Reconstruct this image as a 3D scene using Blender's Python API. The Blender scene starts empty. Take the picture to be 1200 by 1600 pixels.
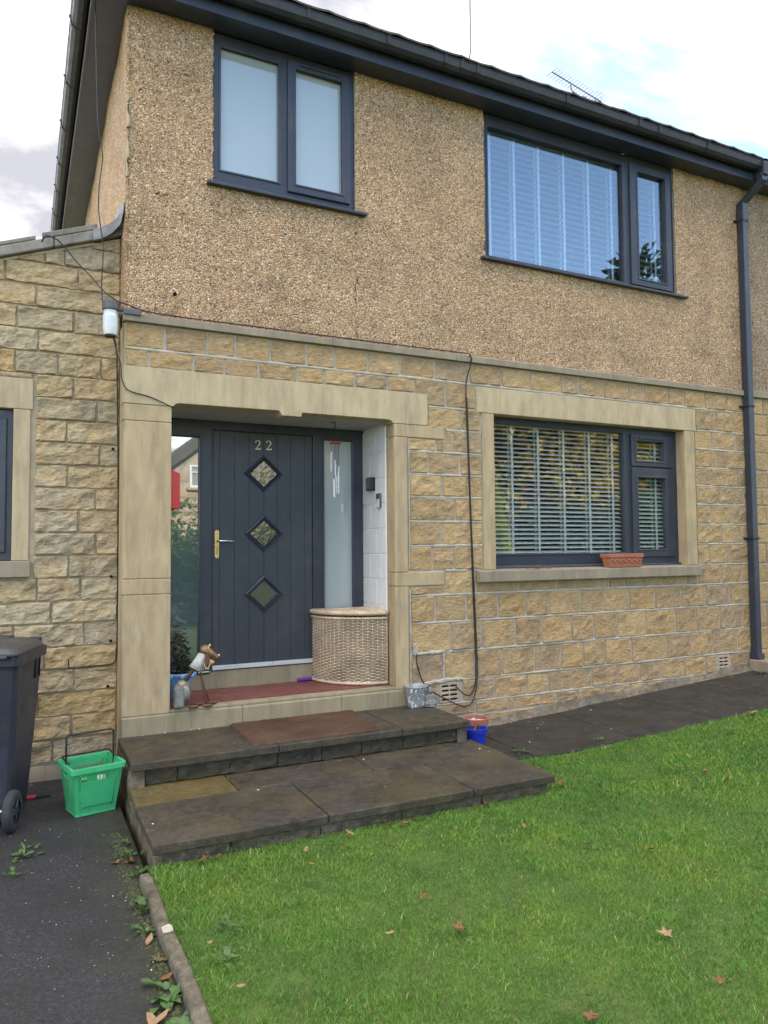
import bpy, bmesh, math, random
import numpy as np
from mathutils import Vector, Matrix
R = math.radians
random.seed(7); rng = np.random.default_rng(11)
S = bpy.context.scene
C = S.collection
# ------------------------------------------------------------------ camera
cam = bpy.data.cameras.new('camera'); camo = bpy.data.objects.new('camera', cam); C.objects.link(camo)
yaw, pit, rol = R(26.125), R(2.857), R(-0.475)
fw = Vector((math.sin(yaw)*math.cos(pit), math.cos(yaw)*math.cos(pit), math.sin(pit)))
r0 = Vector((math.cos(yaw), -math.sin(yaw), 0)); u0 = r0.cross(fw)
cr = math.cos(rol)*r0+math.sin(rol)*u0; cu = -math.sin(rol)*r0+math.cos(rol)*u0
mw = Matrix((( cr.x, cu.x, -fw.x, 0.0), (cr.y, cu.y, -fw.y, -5.5), (cr.z, cu.z, -fw.z, 1.55), (0, 0, 0, 1)))
camo.matrix_world = mw
cam.sensor_fit = 'VERTICAL'; cam.sensor_height = 36; cam.lens = 25.997; cam.clip_end = 2000; cam.clip_start = 0.05
S.camera = camo
S.render.resolution_x, S.render.resolution_y = 768, 1024
# ------------------------------------------------------------------ sun and sky
SUN_AZ, SUN_EL = R(-4), R(25)           # azimuth measured from +Y towards +X: behind the house, skimming its left side wall
sl = bpy.data.lights.new('sun', 'SUN'); sl.energy = 2.2; sl.angle = R(0.55); sl.color = (1.0, 0.93, 0.82)
so = bpy.data.objects.new('sun', sl); C.objects.link(so)
sd = Vector((math.sin(SUN_AZ)*math.cos(SUN_EL), math.cos(SUN_AZ)*math.cos(SUN_EL), math.sin(SUN_EL)))
so.rotation_euler = sd.to_track_quat('Z', 'Y').to_euler(); so.location = (12, 12, 20)
wd = bpy.data.worlds.new('World'); S.world = wd; wd.use_nodes = True
def world():
    nt = wd.node_tree; nt.nodes.clear(); L = nt.links.new
    n = lambda t: nt.nodes.new('ShaderNode'+t)
    out = n('OutputWorld'); bg = n('Background'); bg.inputs[1].default_value = 0.085
    sky = n('TexSky'); sky.sky_type = 'NISHITA'; sky.sun_disc = False
    sky.sun_elevation = SUN_EL; sky.sun_rotation = SUN_AZ; sky.air_density = 1.0; sky.dust_density = 0.0; sky.ozone_density = 1.4
    tc = n('TexCoord'); sp = n('SeparateXYZ'); L(tc.outputs['Generated'], sp.inputs[0])
    def m(op, a, b=None, clamp=False):
        k = n('Math'); k.operation = op; k.use_clamp = clamp
        for i, v in ((0, a), (1, b)):
            if v is None: continue
            if isinstance(v, (int, float)): k.inputs[i].default_value = v
            else: L(v, k.inputs[i])
        return k.outputs[0]
    zc = m('MAXIMUM', sp.outputs[2], 0.0); den = m('ADD', zc, 0.22)
    cb = n('CombineXYZ'); L(m('DIVIDE', sp.outputs[0], den), cb.inputs[0]); L(m('DIVIDE', sp.outputs[1], den), cb.inputs[1])
    def nz(sc, det, off, dist=0.0):
        mp = n('Mapping'); mp.inputs['Location'].default_value = off; mp.inputs['Rotation'].default_value = (0, 0, 0.5); mp.inputs['Scale'].default_value = (1.0, 1.5, 1)
        L(cb.outputs[0], mp.inputs[0]); t = n('TexNoise'); t.inputs['Scale'].default_value = sc; t.inputs['Detail'].default_value = det; t.inputs['Roughness'].default_value = 0.58
        t.inputs['Distortion'].default_value = dist; L(mp.outputs[0], t.inputs[0]); return t.outputs[0]
    CO = (6.235, 7.543, 0.59); a = nz(0.9, 9, CO, 0.35); b = nz(1.3, 8, (22.284, -17.433, 1.939), 0.2)
    cov = m('ADD', m('MULTIPLY', a, 1.0), m('MULTIPLY', sp.outputs[1], 0.07))     # the cloud bank lies on the sun's side
    mr = n('MapRange'); L(cov, mr.inputs[0]); mr.inputs[1].default_value = 0.43; mr.inputs[2].default_value = 0.54; mr.interpolation_type = 'SMOOTHSTEP'
    cr_ = n('ValToRGB'); L(b, cr_.inputs[0])
    ce = cr_.color_ramp.elements; ce.new(0.5)
    for e_, p_, c_ in zip(ce, (0.38, 0.49, 0.60), ((1.55, 1.55, 1.72), (3.3, 3.2, 3.2), (15.6, 14.6, 13.5))): e_.position = p_; e_.color = (*c_, 1)
    mx = n('MixRGB'); L(mr.outputs[0], mx.inputs[0]); L(sky.outputs[0], mx.inputs[1]); L(cr_.outputs[0], mx.inputs[2])
    L(mx.outputs[0], bg.inputs[0]); L(bg.outputs[0], out.inputs[0])
world()
S.view_settings.view_transform = 'Standard'; S.view_settings.look = 'None'; S.view_settings.gamma = 1
S.view_settings.exposure = 2.45
S.render.engine = 'CYCLES'

# ------------------------------------------------------------------ material helpers
class NT:
    def __init__(s, name):
        s.m = bpy.data.materials.new(name); s.m.use_nodes = True; s.t = s.m.node_tree; s.t.nodes.clear()
        s.out = s.n('OutputMaterial'); s.bs = s.n('BsdfPrincipled'); s.l(s.bs.outputs[0], s.out.inputs[0])
        g = s.n('NewGeometry'); s.pos = g.outputs['Position']; s.oi = None
    def n(s, t): return s.t.nodes.new('ShaderNode'+t)
    def l(s, a, b): s.t.links.new(a, b)
    def set(s, sock, v):
        if isinstance(v, bpy.types.NodeSocket): s.l(v, sock)
        elif isinstance(v, (tuple, list)): sock.default_value = (*v, 1) if len(v) == 3 and sock.type == 'RGBA' else v
        else: sock.default_value = v
    def map(s, sc=(1, 1, 1), loc=(0, 0, 0), rot=(0, 0, 0), src=None):
        k = s.n('Mapping'); k.inputs['Scale'].default_value = sc; k.inputs['Location'].default_value = loc; k.inputs['Rotation'].default_value = rot
        s.l(src or s.pos, k.inputs[0]); return k.outputs[0]
    def noise(s, sc, det=4, ro=0.55, vec=None, dist=0.0):
        k = s.n('TexNoise'); k.inputs['Scale'].default_value = sc; k.inputs['Detail'].default_value = det
        k.inputs['Roughness'].default_value = ro; k.inputs['Distortion'].default_value = dist; s.l(vec or s.pos, k.inputs[0]); return k.outputs[0]
    def voro(s, sc, feature='F1', vec=None):
        k = s.n('TexVoronoi'); k.feature = feature; k.inputs['Scale'].default_value = sc; s.l(vec or s.pos, k.inputs[0]); return k
    def ramp(s, f, els, interp='LINEAR'):
        k = s.n('ValToRGB'); s.l(f, k.inputs[0]); e = k.color_ramp.elements; k.color_ramp.interpolation = interp
        while len(e) < len(els): e.new(0.5)
        for i, (p, c) in enumerate(els):
            e[i].position = p; e[i].color = (c, c, c, 1) if isinstance(c, (int, float)) else (*c, 1)
        return k.outputs[0]
    def mix(s, f, a, b, mode='MIX'):
        k = s.n('MixRGB'); k.blend_type = mode
        s.set(k.inputs[0], f); s.set(k.inputs[1], a); s.set(k.inputs[2], b); return k.outputs[0]
    def math(s, op, a, b=0.0, clamp=False):
        k = s.n('Math'); k.operation = op; k.use_clamp = clamp; s.set(k.inputs[0], a); s.set(k.inputs[1], b); return k.outputs[0]
    def rnd(s):
        if s.oi is None: s.oi = s.n('ObjectInfo')
        return s.oi.outputs['Random']
    def bump(s, h, st=0.5, d=0.01, nrm=None):
        k = s.n('Bump'); k.inputs['Strength'].default_value = st; k.inputs['Distance'].default_value = d; s.l(h, k.inputs['Height'])
        if nrm: s.l(nrm, k.inputs['Normal'])
        return k.outputs[0]
    def done(s, col, rough=0.8, nrm=None, metal=0.0, spec=None):
        s.set(s.bs.inputs['Base Color'], col); s.set(s.bs.inputs['Roughness'], rough); s.set(s.bs.inputs['Metallic'], metal)
        if spec is not None: s.set(s.bs.inputs['Specular IOR Level'], spec)
        if nrm: s.l(nrm, s.bs.inputs['Normal'])
        return s.m
MAT = {}
def plain(name, col, rough=0.6, var=0.12, sc=30, bump=0.15, metal=0.0, spec=None, dirt=0.0, dcol=(0.05, 0.045, 0.035)):
    k = NT(name); f = k.noise(sc, 5, 0.6)
    lo = tuple(c*(1-var) for c in col); hi = tuple(min(1, c*(1+var)) for c in col)
    c = k.ramp(f, [(0.3, lo), (0.7, hi)])
    if dirt: c = k.mix(k.math('MULTIPLY', k.ramp(k.noise(7, 6, 0.65), [(0.45, 0.0), (0.75, 1.0)]), dirt), c, dcol)
    r = k.ramp(k.noise(sc*0.4, 3), [(0.3, max(0.05, rough-0.1)), (0.7, min(1, rough+0.1))])
    MAT[name] = k.done(c, r, k.bump(k.noise(sc*3, 4), bump, 0.004) if bump else None, metal, spec); return MAT[name]

def roughcast(name, tint):
    k = NT(name)
    v = k.voro(88); w = k.voro(140, vec=k.map(loc=(3.3, 1.1, 7.7)))
    sp = k.n('SeparateColor'); k.l(v.outputs['Color'], sp.inputs[0]); sp2 = k.n('SeparateColor'); k.l(w.outputs['Color'], sp2.inputs[0])
    t = lambda c: tuple(a*b for a, b in zip(c, tint))
    els = [(0.0, t((.11, .065, .04))), (0.10, t((.24, .145, .08))), (0.28, t((.48, .30, .155))), (0.52, t((.62, .42, .235))), (0.72, t((.53, .285, .12))), (0.82, t((.74, .575, .385))), (1.0, t((.84, .74, .60)))]
    c1 = k.ramp(sp.outputs[0], els); c2 = k.ramp(sp2.outputs[1], els)
    c = k.mix(k.ramp(k.noise(50, 2), [(0.45, 0.0), (0.55, 1.0)]), c1, c2)
    edge = k.ramp(k.voro(88, 'DISTANCE_TO_EDGE').outputs['Distance'], [(0.0, 0.42), (0.16, 1.0)])
    c = k.mix(1.0, c, edge, 'MULTIPLY')
    big = k.ramp(k.noise(2.4, 8, 0.75), [(0.30, 0.70), (0.5, 1.0), (0.68, 1.16)]); c = k.mix(1.0, c, big, 'MULTIPLY')
    pale = k.ramp(k.noise(2.3, 7, 0.7, k.map((1, 1, 0.45))), [(0.62, 0.0), (0.78, 0.45)]); c = k.mix(pale, c, t((.50, .44, .36)))
    str_ = k.ramp(k.noise(3.4, 6, 0.7, k.map((3.0, 3.0, 0.22))), [(0.56, 0.0), (0.74, 0.5)]); c = k.mix(str_, c, k.mix(1.0, c, (.62, .60, .60), 'MULTIPLY'))
    h = k.math('ADD', k.math('MULTIPLY', v.outputs['Distance'], -1.0), k.math('MULTIPLY', w.outputs['Distance'], -0.6))
    MAT[name] = k.done(c, 0.85, k.bump(h, 0.9, 0.012))
roughcast('roughcast', (1.10, 1.07, 1.07)); roughcast('roughcast_grey', (.80, .84, .92))

def stone(name, cols, soot, rough_b, grainsc=(1, 1, 2.2)):
    k = NT(name)
    base = k.ramp(k.rnd(), [(i/(len(cols)-1), c) for i, c in enumerate(cols)])
    g = k.noise(26, 8, 0.68, k.map(grainsc)); f = k.noise(140, 4, 0.6)
    c = k.mix(1.0, base, k.ramp(g, [(0.25, 0.60), (0.5, 1.0), (0.78, 1.28)]), 'MULTIPLY')
    c = k.mix(0.5, c, k.ramp(f, [(0.3, 0.72), (0.7, 1.18)]), 'MULTIPLY')
    och = k.ramp(k.noise(5.5, 4, 0.6), [(0.5, 0.0), (0.7, 0.6)]); c = k.mix(och, c, k.mix(1.0, c, (1.10, 0.94, 0.70), 'MULTIPLY'))
    offs = k.n('CombineXYZ'); k.l(k.math('MULTIPLY', k.rnd(), 40.0), offs.inputs[0])
    ad = k.n('VectorMath'); ad.operation = 'ADD'; k.l(k.pos, ad.inputs[0]); k.l(offs.outputs[0], ad.inputs[1])
    s_ = k.ramp(k.noise(4.2, 6, 0.7, ad.outputs[0]), [(0.50, 0.0), (0.72, soot)])
    c = k.mix(s_, c, (.085, .075, .065))
    nb = k.bump(g, rough_b, 0.022); nb = k.bump(f, 0.6, 0.006, nb)
    MAT[name] = k.done(c, 0.9, nb, spec=0.25)
stone('stone', [(.44, .295, .15), (.50, .34, .175), (.39, .275, .165), (.52, .37, .20), (.45, .31, .165), (.41, .285, .165), (.48, .33, .175), (.43, .305, .18), (.385, .285, .19)], 0.45, 0.7)
stone('rock_stone', [(.50, .375, .215), (.55, .435, .28), (.53, .435, .295), (.56, .395, .195), (.50, .395, .26), (.45, .37, .255), (.55, .41, .235), (.49, .40, .285)], 0.42, 0.9)
def mortar(name, col):
    k = NT(name); c = k.ramp(k.noise(12, 6, 0.65), [(0.3, tuple(a*.75 for a in col)), (0.7, tuple(a*1.12 for a in col))])
    MAT[name] = k.done(c, 0.95, k.bump(k.noise(160, 4), 0.5, 0.006))
mortar('mortar_grey', (.46, .42, .355)); mortar('mortar_pale', (.46, .42, .365)); mortar('mortar_tan', (.47, .385, .27))
def ashlar(name, col, dirt=0.5):
    k = NT(name)
    c = k.ramp(k.noise(9, 7, 0.6, k.map((1, 1, 0.4))), [(0.3, tuple(a*.82 for a in col)), (0.7, tuple(a*1.12 for a in col))])
    c = k.mix(0.35, c, k.ramp(k.noise(220, 3), [(0.3, 0.75), (0.7, 1.15)]), 'MULTIPLY')
    st = k.ramp(k.noise(6, 6, 0.7, k.map((2.2, 1, 0.28))), [(0.48, 0.0), (0.75, dirt)]); c = k.mix(st, c, (.15, .135, .105))
    MAT[name] = k.done(c, 0.88, k.bump(k.noise(190, 4), 0.25, 0.003), spec=0.3)
ashlar('ashlar', (.46, .35, .215), .6); ashlar('ashlar_pale', (.50, .395, .255), 0.45); ashlar('sill_stone', (.30, .25, .185), 0.6); ashlar('plinth_stone', (.31, .26, .17), 0.8)
def frame_mat(name, col, rough, grain=True):
    k = NT(name); f = k.noise(60, 5, 0.6, k.map((3, 3, 0.08)))
    c = k.ramp(f, [(0.3, tuple(a*.85 for a in col)), (0.7, tuple(a*1.15 for a in col))])
    dust = k.ramp(k.noise(4, 5, 0.7), [(0.5, 0.0), (0.8, 0.12)]); c = k.mix(dust, c, (.25, .23, .2))
    MAT[name] = k.done(c, k.ramp(k.noise(18, 4), [(0.3, rough-.06), (0.7, rough+.1)]), k.bump(f, 0.12, 0.002))
frame_mat('anthracite', (.029, .035, .054), 0.38); frame_mat('door_paint', (.036, .043, .057), 0.42); frame_mat('fascia', (.030, .037, .060), 0.36)
frame_mat('gutter_black', (.014, .016, .023), 0.55)
def glass(name, ior=1.75, tint=(.93, .96, .97), rough=0.0, wav=0.0):
    k = NT(name); k.t.nodes.remove(k.bs)
    tr = k.n('BsdfTransparent'); tr.inputs[0].default_value = (*tint, 1); gl = k.n('BsdfGlossy'); gl.inputs['Roughness'].default_value = rough
    lw = k.n('LayerWeight'); mx = k.n('MixShader'); f0 = ((ior-1)/(ior+1))**2      # Schlick reflectance of the double glazing
    fz = k.math('ADD', k.math('MULTIPLY', k.math('POWER', lw.outputs['Facing'], 5.0), 1-f0), f0)
    nb = k.bump(k.noise(1.6, 2, 0.4), 0.03+wav, 0.02); k.l(nb, gl.inputs['Normal'])
    k.l(fz, mx.inputs[0]); k.l(tr.outputs[0], mx.inputs[1]); k.l(gl.outputs[0], mx.inputs[2]); k.l(mx.outputs[0], k.out.inputs[0]); MAT[name] = k.m
glass('glass', 2.7); glass('glass_upper', 2.75, (.82, .89, .97))
def coated(name, col, rough=0.05, coat=1.0, under=0.7, ior=1.8, wav=0.02, wsc=1.2, tr=0.0):
    k = NT(name); c = k.ramp(k.noise(3, 4), [(0.3, tuple(a*.95 for a in col)), (0.7, col)])
    k.bs.inputs['Coat Weight'].default_value = coat; k.bs.inputs['Coat Roughness'].default_value = rough; k.bs.inputs['Coat IOR'].default_value = ior
    nb = k.bump(k.noise(wsc, 2, 0.4), wav, 0.02); k.l(nb, k.bs.inputs['Coat Normal'])
    MAT[name] = k.done(c, under, nb, spec=0.2)
coated('side_glass', (.10, .135, .14), 0.015, ior=2.9); coated('frosted_glass', (.36, .41, .42), 0.06); coated('diamond_glass', (.055, .075, .055), 0.10, ior=2.3, wav=0.16, wsc=26)
coated('frosted_window', (.31, .35, .36), 0.02, ior=2.3)
def slab(name, col, moss, mcol=(.10, .085, .02), sc=4.0):
    k = NT(name); c = k.ramp(k.noise(sc, 8, 0.68), [(0.25, tuple(a*.45 for a in col)), (0.5, col), (0.75, tuple(a*1.55 for a in col))])
    c = k.mix(0.8, c, k.ramp(k.noise(85, 5, 0.75), [(0.3, 0.45), (0.7, 1.5)]), 'MULTIPLY'); c = k.mix(0.9, c, k.ramp(k.noise(19, 7, 0.78), [(0.30, 0.40), (0.5, 0.95), (0.70, 1.7)]), 'MULTIPLY')
    c = k.mix(k.ramp(k.noise(2.6, 7, 0.75), [(0.46, 0.0), (0.62, moss)]), c, k.mix(1.0, mcol, k.ramp(k.noise(40, 5, 0.75), [(0.3, 0.5), (0.7, 1.5)]), 'MULTIPLY'))
    lich = k.ramp(k.voro(9).outputs['Distance'], [(0.05, 1.0), (0.13, 0.0)]); lich = k.math('MULTIPLY', lich, k.ramp(k.noise(6, 2), [(0.58, 0.0), (0.66, 0.55)])); c = k.mix(lich, c, (.26, .25, .19))
    nb = k.bump(k.noise(24, 6, 0.7), 0.5, 0.012); nb = k.bump(k.noise(90, 6, 0.7), 0.6, 0.006, nb)
    MAT[name] = k.done(c, k.ramp(k.noise(3.3, 5), [(0.35, 0.42), (0.65, 0.85)]), nb, spec=0.4)
slab('step_slab', (.054, .046, .036), 0.6, (.092, .070, .030)); slab('path_slab', (.030, .028, .026), 0.35, (.05, .050, .022)); slab('riser_stone', (.042, .036, .028), 0.4)
slab('kerb', (.13, .112, .085), 0.4, (.05, .05, .02), 9.0); slab('rough_concrete', (.16, .13, .09), 0.7, (.05, .047, .022), 11.0)
slab('step_slab_mossy', (.10, .078, .034), 0.8, (.13, .09, .025))
def asphalt():
    k = NT('asphalt'); c = k.ramp(k.noise(170, 5, 0.8), [(0.32, (.007, .007, .009)), (0.52, (.024, .024, .028)), (0.68, (.07, .07, .075)), (0.8, (.16, .155, .15))])
    c = k.mix(1.0, c, k.ramp(k.noise(1.5, 7, 0.7), [(0.3, 0.6), (0.7, 1.35)]), 'MULTIPLY'); c = k.mix(1.0, c, k.ramp(k.noise(48, 6, 0.8), [(0.32, 0.45), (0.5, 1.0), (0.68, 1.9)]), 'MULTIPLY')
    sx = k.n('SeparateXYZ'); k.l(k.pos, sx.inputs[0])
    near = k.ramp(k.math('ADD', sx.outputs[0], k.math('MULTIPLY', k.noise(5, 6, 0.7), 0.45)), [(0.52, 0.0), (0.74, 0.85)])
    near = k.math('MULTIPLY', near, k.ramp(k.noise(14, 5, 0.7), [(0.38, 0.0), (0.6, 1.0)]))
    c = k.mix(near, c, (.040, .045, .012))
    c = k.mix(k.ramp(k.noise(2.2, 6, 0.7), [(0.58, 0.0), (0.75, 0.4)]), c, (.030, .034, .015))
    MAT['asphalt'] = k.done(c, k.ramp(k.noise(3, 4), [(0.3, 0.55), (0.7, 0.9)]), k.bump(k.noise(75, 7, 0.8), 0.9, 0.014))
asphalt()
def soil():
    k = NT('lawn_soil'); c = k.ramp(k.noise(5, 6, 0.7), [(0.3, (.040, .065, .012)), (0.6, (.09, .135, .024)), (0.8, (.13, .13, .038))])
    MAT['lawn_soil'] = k.done(c, 0.95, k.bump(k.noise(70, 5), 0.8, 0.02))
soil()
def grassm():
    k = NT('grass'); at = k.n('Attribute'); at.attribute_name = 'shade'
    c = k.ramp(at.outputs['Fac'], [(0.0, (.052, .140, .018)), (0.35, (.098, .245, .030)), (0.75, (.165, .350, .050)), (0.95, (.27, .40, .085)), (1.0, (.50, .44, .22))])
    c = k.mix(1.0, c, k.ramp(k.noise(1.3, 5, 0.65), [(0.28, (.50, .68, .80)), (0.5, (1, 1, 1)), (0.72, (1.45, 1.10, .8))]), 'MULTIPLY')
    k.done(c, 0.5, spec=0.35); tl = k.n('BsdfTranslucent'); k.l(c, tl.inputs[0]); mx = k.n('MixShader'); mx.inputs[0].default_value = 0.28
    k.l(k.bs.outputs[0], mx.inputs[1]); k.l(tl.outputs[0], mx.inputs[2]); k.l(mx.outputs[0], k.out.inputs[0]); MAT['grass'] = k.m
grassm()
def leafm(name, cols, tr=0.3, rough=0.55):
    k = NT(name); c = k.ramp(k.noise(3.1, 5, 0.7), [(0.25+0.5*i/(len(cols)-1), c) for i, c in enumerate(cols)])
    c = k.mix(0.7, c, k.ramp(k.noise(38, 4), [(0.3, 0.55), (0.7, 1.35)]), 'MULTIPLY')
    k.done(c, rough); tl = k.n('BsdfTranslucent'); k.l(c, tl.inputs[0]); mx = k.n('MixShader'); mx.inputs[0].default_value = tr
    k.l(k.bs.outputs[0], mx.inputs[1]); k.l(tl.outputs[0], mx.inputs[2]); k.l(mx.outputs[0], k.out.inputs[0]); MAT[name] = k.m
leafm('leaf_green', [(.02, .055, .012), (.045, .10, .02), (.07, .13, .03)]); leafm('leaf_autumn', [(.10, .14, .02), (.30, .24, .03), (.55, .34, .03)])
leafm('leaf_golden', [(.16, .22, .015), (.30, .36, .02), (.40, .42, .04)]); leafm('leaf_dark', [(.012, .03, .012), (.03, .055, .02), (.05, .08, .03)])
leafm('weed_green', [(.045, .10, .03), (.08, .16, .045), (.12, .21, .07)], 0.25); leafm('pot_leaf', [(.02, .035, .012), (.045, .06, .02), (.085, .10, .045)], 0.2)
for nm, a in (('dead_leaf', [(.11, .045, .022), (.20, .085, .035), (.28, .13, .06)]), ('dead_leaf_pale', [(.20, .115, .055), (.30, .19, .095), (.38, .26, .15)]), ('dead_leaf_dark', [(.03, .022, .016), (.06, .04, .026), (.10, .06, .035)])): leafm(nm, a, 0.1, 0.7)
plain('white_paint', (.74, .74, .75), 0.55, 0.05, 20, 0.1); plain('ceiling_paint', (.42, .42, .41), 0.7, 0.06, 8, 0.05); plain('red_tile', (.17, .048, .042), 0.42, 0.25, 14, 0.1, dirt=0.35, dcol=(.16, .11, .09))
plain('slat_white', (.84, .85, .84), 0.45, 0.04, 12, 0); plain('room', (.16, .15, .13), 0.9, 0.1, 3, 0); plain('brass', (.62, .48, .22), 0.28, 0.1, 60, 0, 1.0); plain('steel', (.72, .73, .74), 0.22, 0.06, 60, 0, 1.0)
plain('numeral', (.78, .72, .55), 0.35, 0.05, 60, 0, 0.3); plain('threshold_metal', (.72, .73, .76), 0.35, 0.06, 40, 0, 0.5)
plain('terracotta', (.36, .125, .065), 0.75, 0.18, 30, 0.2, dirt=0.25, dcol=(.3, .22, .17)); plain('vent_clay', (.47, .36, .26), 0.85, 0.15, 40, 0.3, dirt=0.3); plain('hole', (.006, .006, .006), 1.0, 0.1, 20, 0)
plain('bin_plastic', (.020, .026, .042), 0.42, 0.2, 12, 0.15, dirt=0.25, dcol=(.06, .055, .055)); plain('tyre', (.030, .032, .038), 0.8, 0.15, 30, 0.2); plain('bin_lid', (.055, .052, .055), 0.42, 0.15, 12, 0.1, dirt=0.3, dcol=(.09, .085, .08))
plain('green_plastic', (.055, .42, .175), 0.32, 0.08, 20, 0.05, dirt=0.12, dcol=(.02, .15, .06)); plain('black_plastic', (.012, .013, .016), 0.4, 0.1, 30, 0.05)
plain('sticker_green', (.18, .52, .05), 0.5, 0.05, 30, 0); plain('sticker_white', (.75, .80, .72), 0.5, 0.05, 30, 0); plain('sticker_dark', (.06, .20, .03), 0.5, 0.05, 30, 0)
plain('blue_pot', (.16, .33, .62), 0.35, 0.12, 20, 0.05); plain('royal_blue', (.012, .035, .42), 0.35, 0.1, 20, 0.05); plain('purple', (.16, .03, .36), 0.5, 0.1, 30, 0.1)
plain('zinc', (.34, .35, .36), 0.55, 0.25, 22, 0.2, 0.4); plain('flaked_white', (.68, .69, .70), 0.6, 0.15, 40, 0.2); plain('concrete_grey', (.19, .19, .19), 0.9, 0.25, 45, 0.4, dirt=0.4, dcol=(.10, .10, .09))
plain('dog_tin', (.25, .235, .205), 0.5, 0.4, 38, 0.3, 0.5, dirt=0.7, dcol=(.07, .045, .03)); plain('dog_rust', (.12, .06, .035), 0.7, 0.35, 40, 0.4, 0.3); plain('dog_white', (.50, .49, .46), 0.6, 0.25, 50, 0.3, dirt=0.3); plain('dog_copper', (.25, .155, .085), 0.45, 0.4, 45, 0.3, 0.6, dirt=0.6, dcol=(.10, .05, .03)); plain('dog_edge', (.62, .42, .22), 0.5, 0.2, 45, 0.2, 0.4)
plain('lamp_grey', (.085, .09, .105), 0.45, 0.15, 25, 0.1); plain('opal', (.66, .70, .73), 0.3, 0.06, 20, 0, dirt=0.15, dcol=(.25, .27, .2)); plain('moss', (.05, .058, .02), 0.95, 0.3, 60, 0.5)
plain('cable', (.012, .012, .014), 0.5, 0.1, 30, 0); plain('highlight_grey', (.20, .19, .20), 0.5, 0.1, 30, 0); plain('red_box', (.55, .025, .030), 0.35, 0.08, 20, 0.02); plain('lead', (.17, .175, .19), 0.6, 0.3, 12, 0.3, 0.2, dirt=0.4, dcol=(.30, .29, .27))
plain('slate', (.20, .18, .155), 0.8, 0.35, 9, 0.4, dirt=0.6, dcol=(.40, .38, .34)); plain('roof_tile', (.060, .050, .045), 0.8, 0.3, 9, 0.4); plain('aerial_metal', (.22, .21, .22), 0.45, 0.2, 30, 0, 0.6); plain('pebble', (.50, .50, .46), 0.7, 0.4, 25, 0.2)
plain('chip', (.62, .56, .44), 0.8, 0.4, 3, 0.1); plain('wood_brown', (.10, .055, .035), 0.85, 0.35, 30, 0.3); plain('bottle_black', (.015, .02, .018), 0.3, 0.1, 20, 0); plain('red_grip', (.42, .02, .03), 0.45, 0.1, 20, 0)
plain('far_stone', (.40, .36, .28), 0.9, 0.35, 3, 0.4); plain('far_slate', (.10, .095, .09), 0.8, 0.2, 4, 0.2); plain('far_white', (.75, .76, .78), 0.4, 0.05, 4, 0); plain('bark', (.09, .07, .05), 0.95, 0.3, 9, 0.5)
def wicker():
    k = NT('wicker'); c = k.ramp(k.noise(55, 5, 0.65, k.map((1, 1, 2.5))), [(0.25, (.28, .18, .11)), (0.5, (.60, .46, .32)), (0.75, (.80, .69, .54))])
    c = k.mix(1.0, c, k.ramp(k.noise(6, 4), [(0.3, 0.72), (0.7, 1.15)]), 'MULTIPLY')
    MAT['wicker'] = k.done(c, 0.65, k.bump(k.noise(260, 3), 0.3, 0.002))
wicker(); plain('gap_shade', (.035, .024, .017), 0.9, 0.3, 30, 0)
def coir():
    k = NT('coir'); c = k.ramp(k.noise(180, 5, 0.75), [(0.28, (.045, .026, .018)), (0.55, (.145, .088, .062)), (0.8, (.27, .175, .13))])
    c = k.mix(1.0, c, k.ramp(k.noise(3.2, 6, 0.7), [(0.3, 0.62), (0.7, 1.3)]), 'MULTIPLY')
    MAT['coir'] = k.done(c, 1.0, k.bump(k.noise(240, 4), 1.0, 0.012), spec=0.1)
coir()

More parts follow.
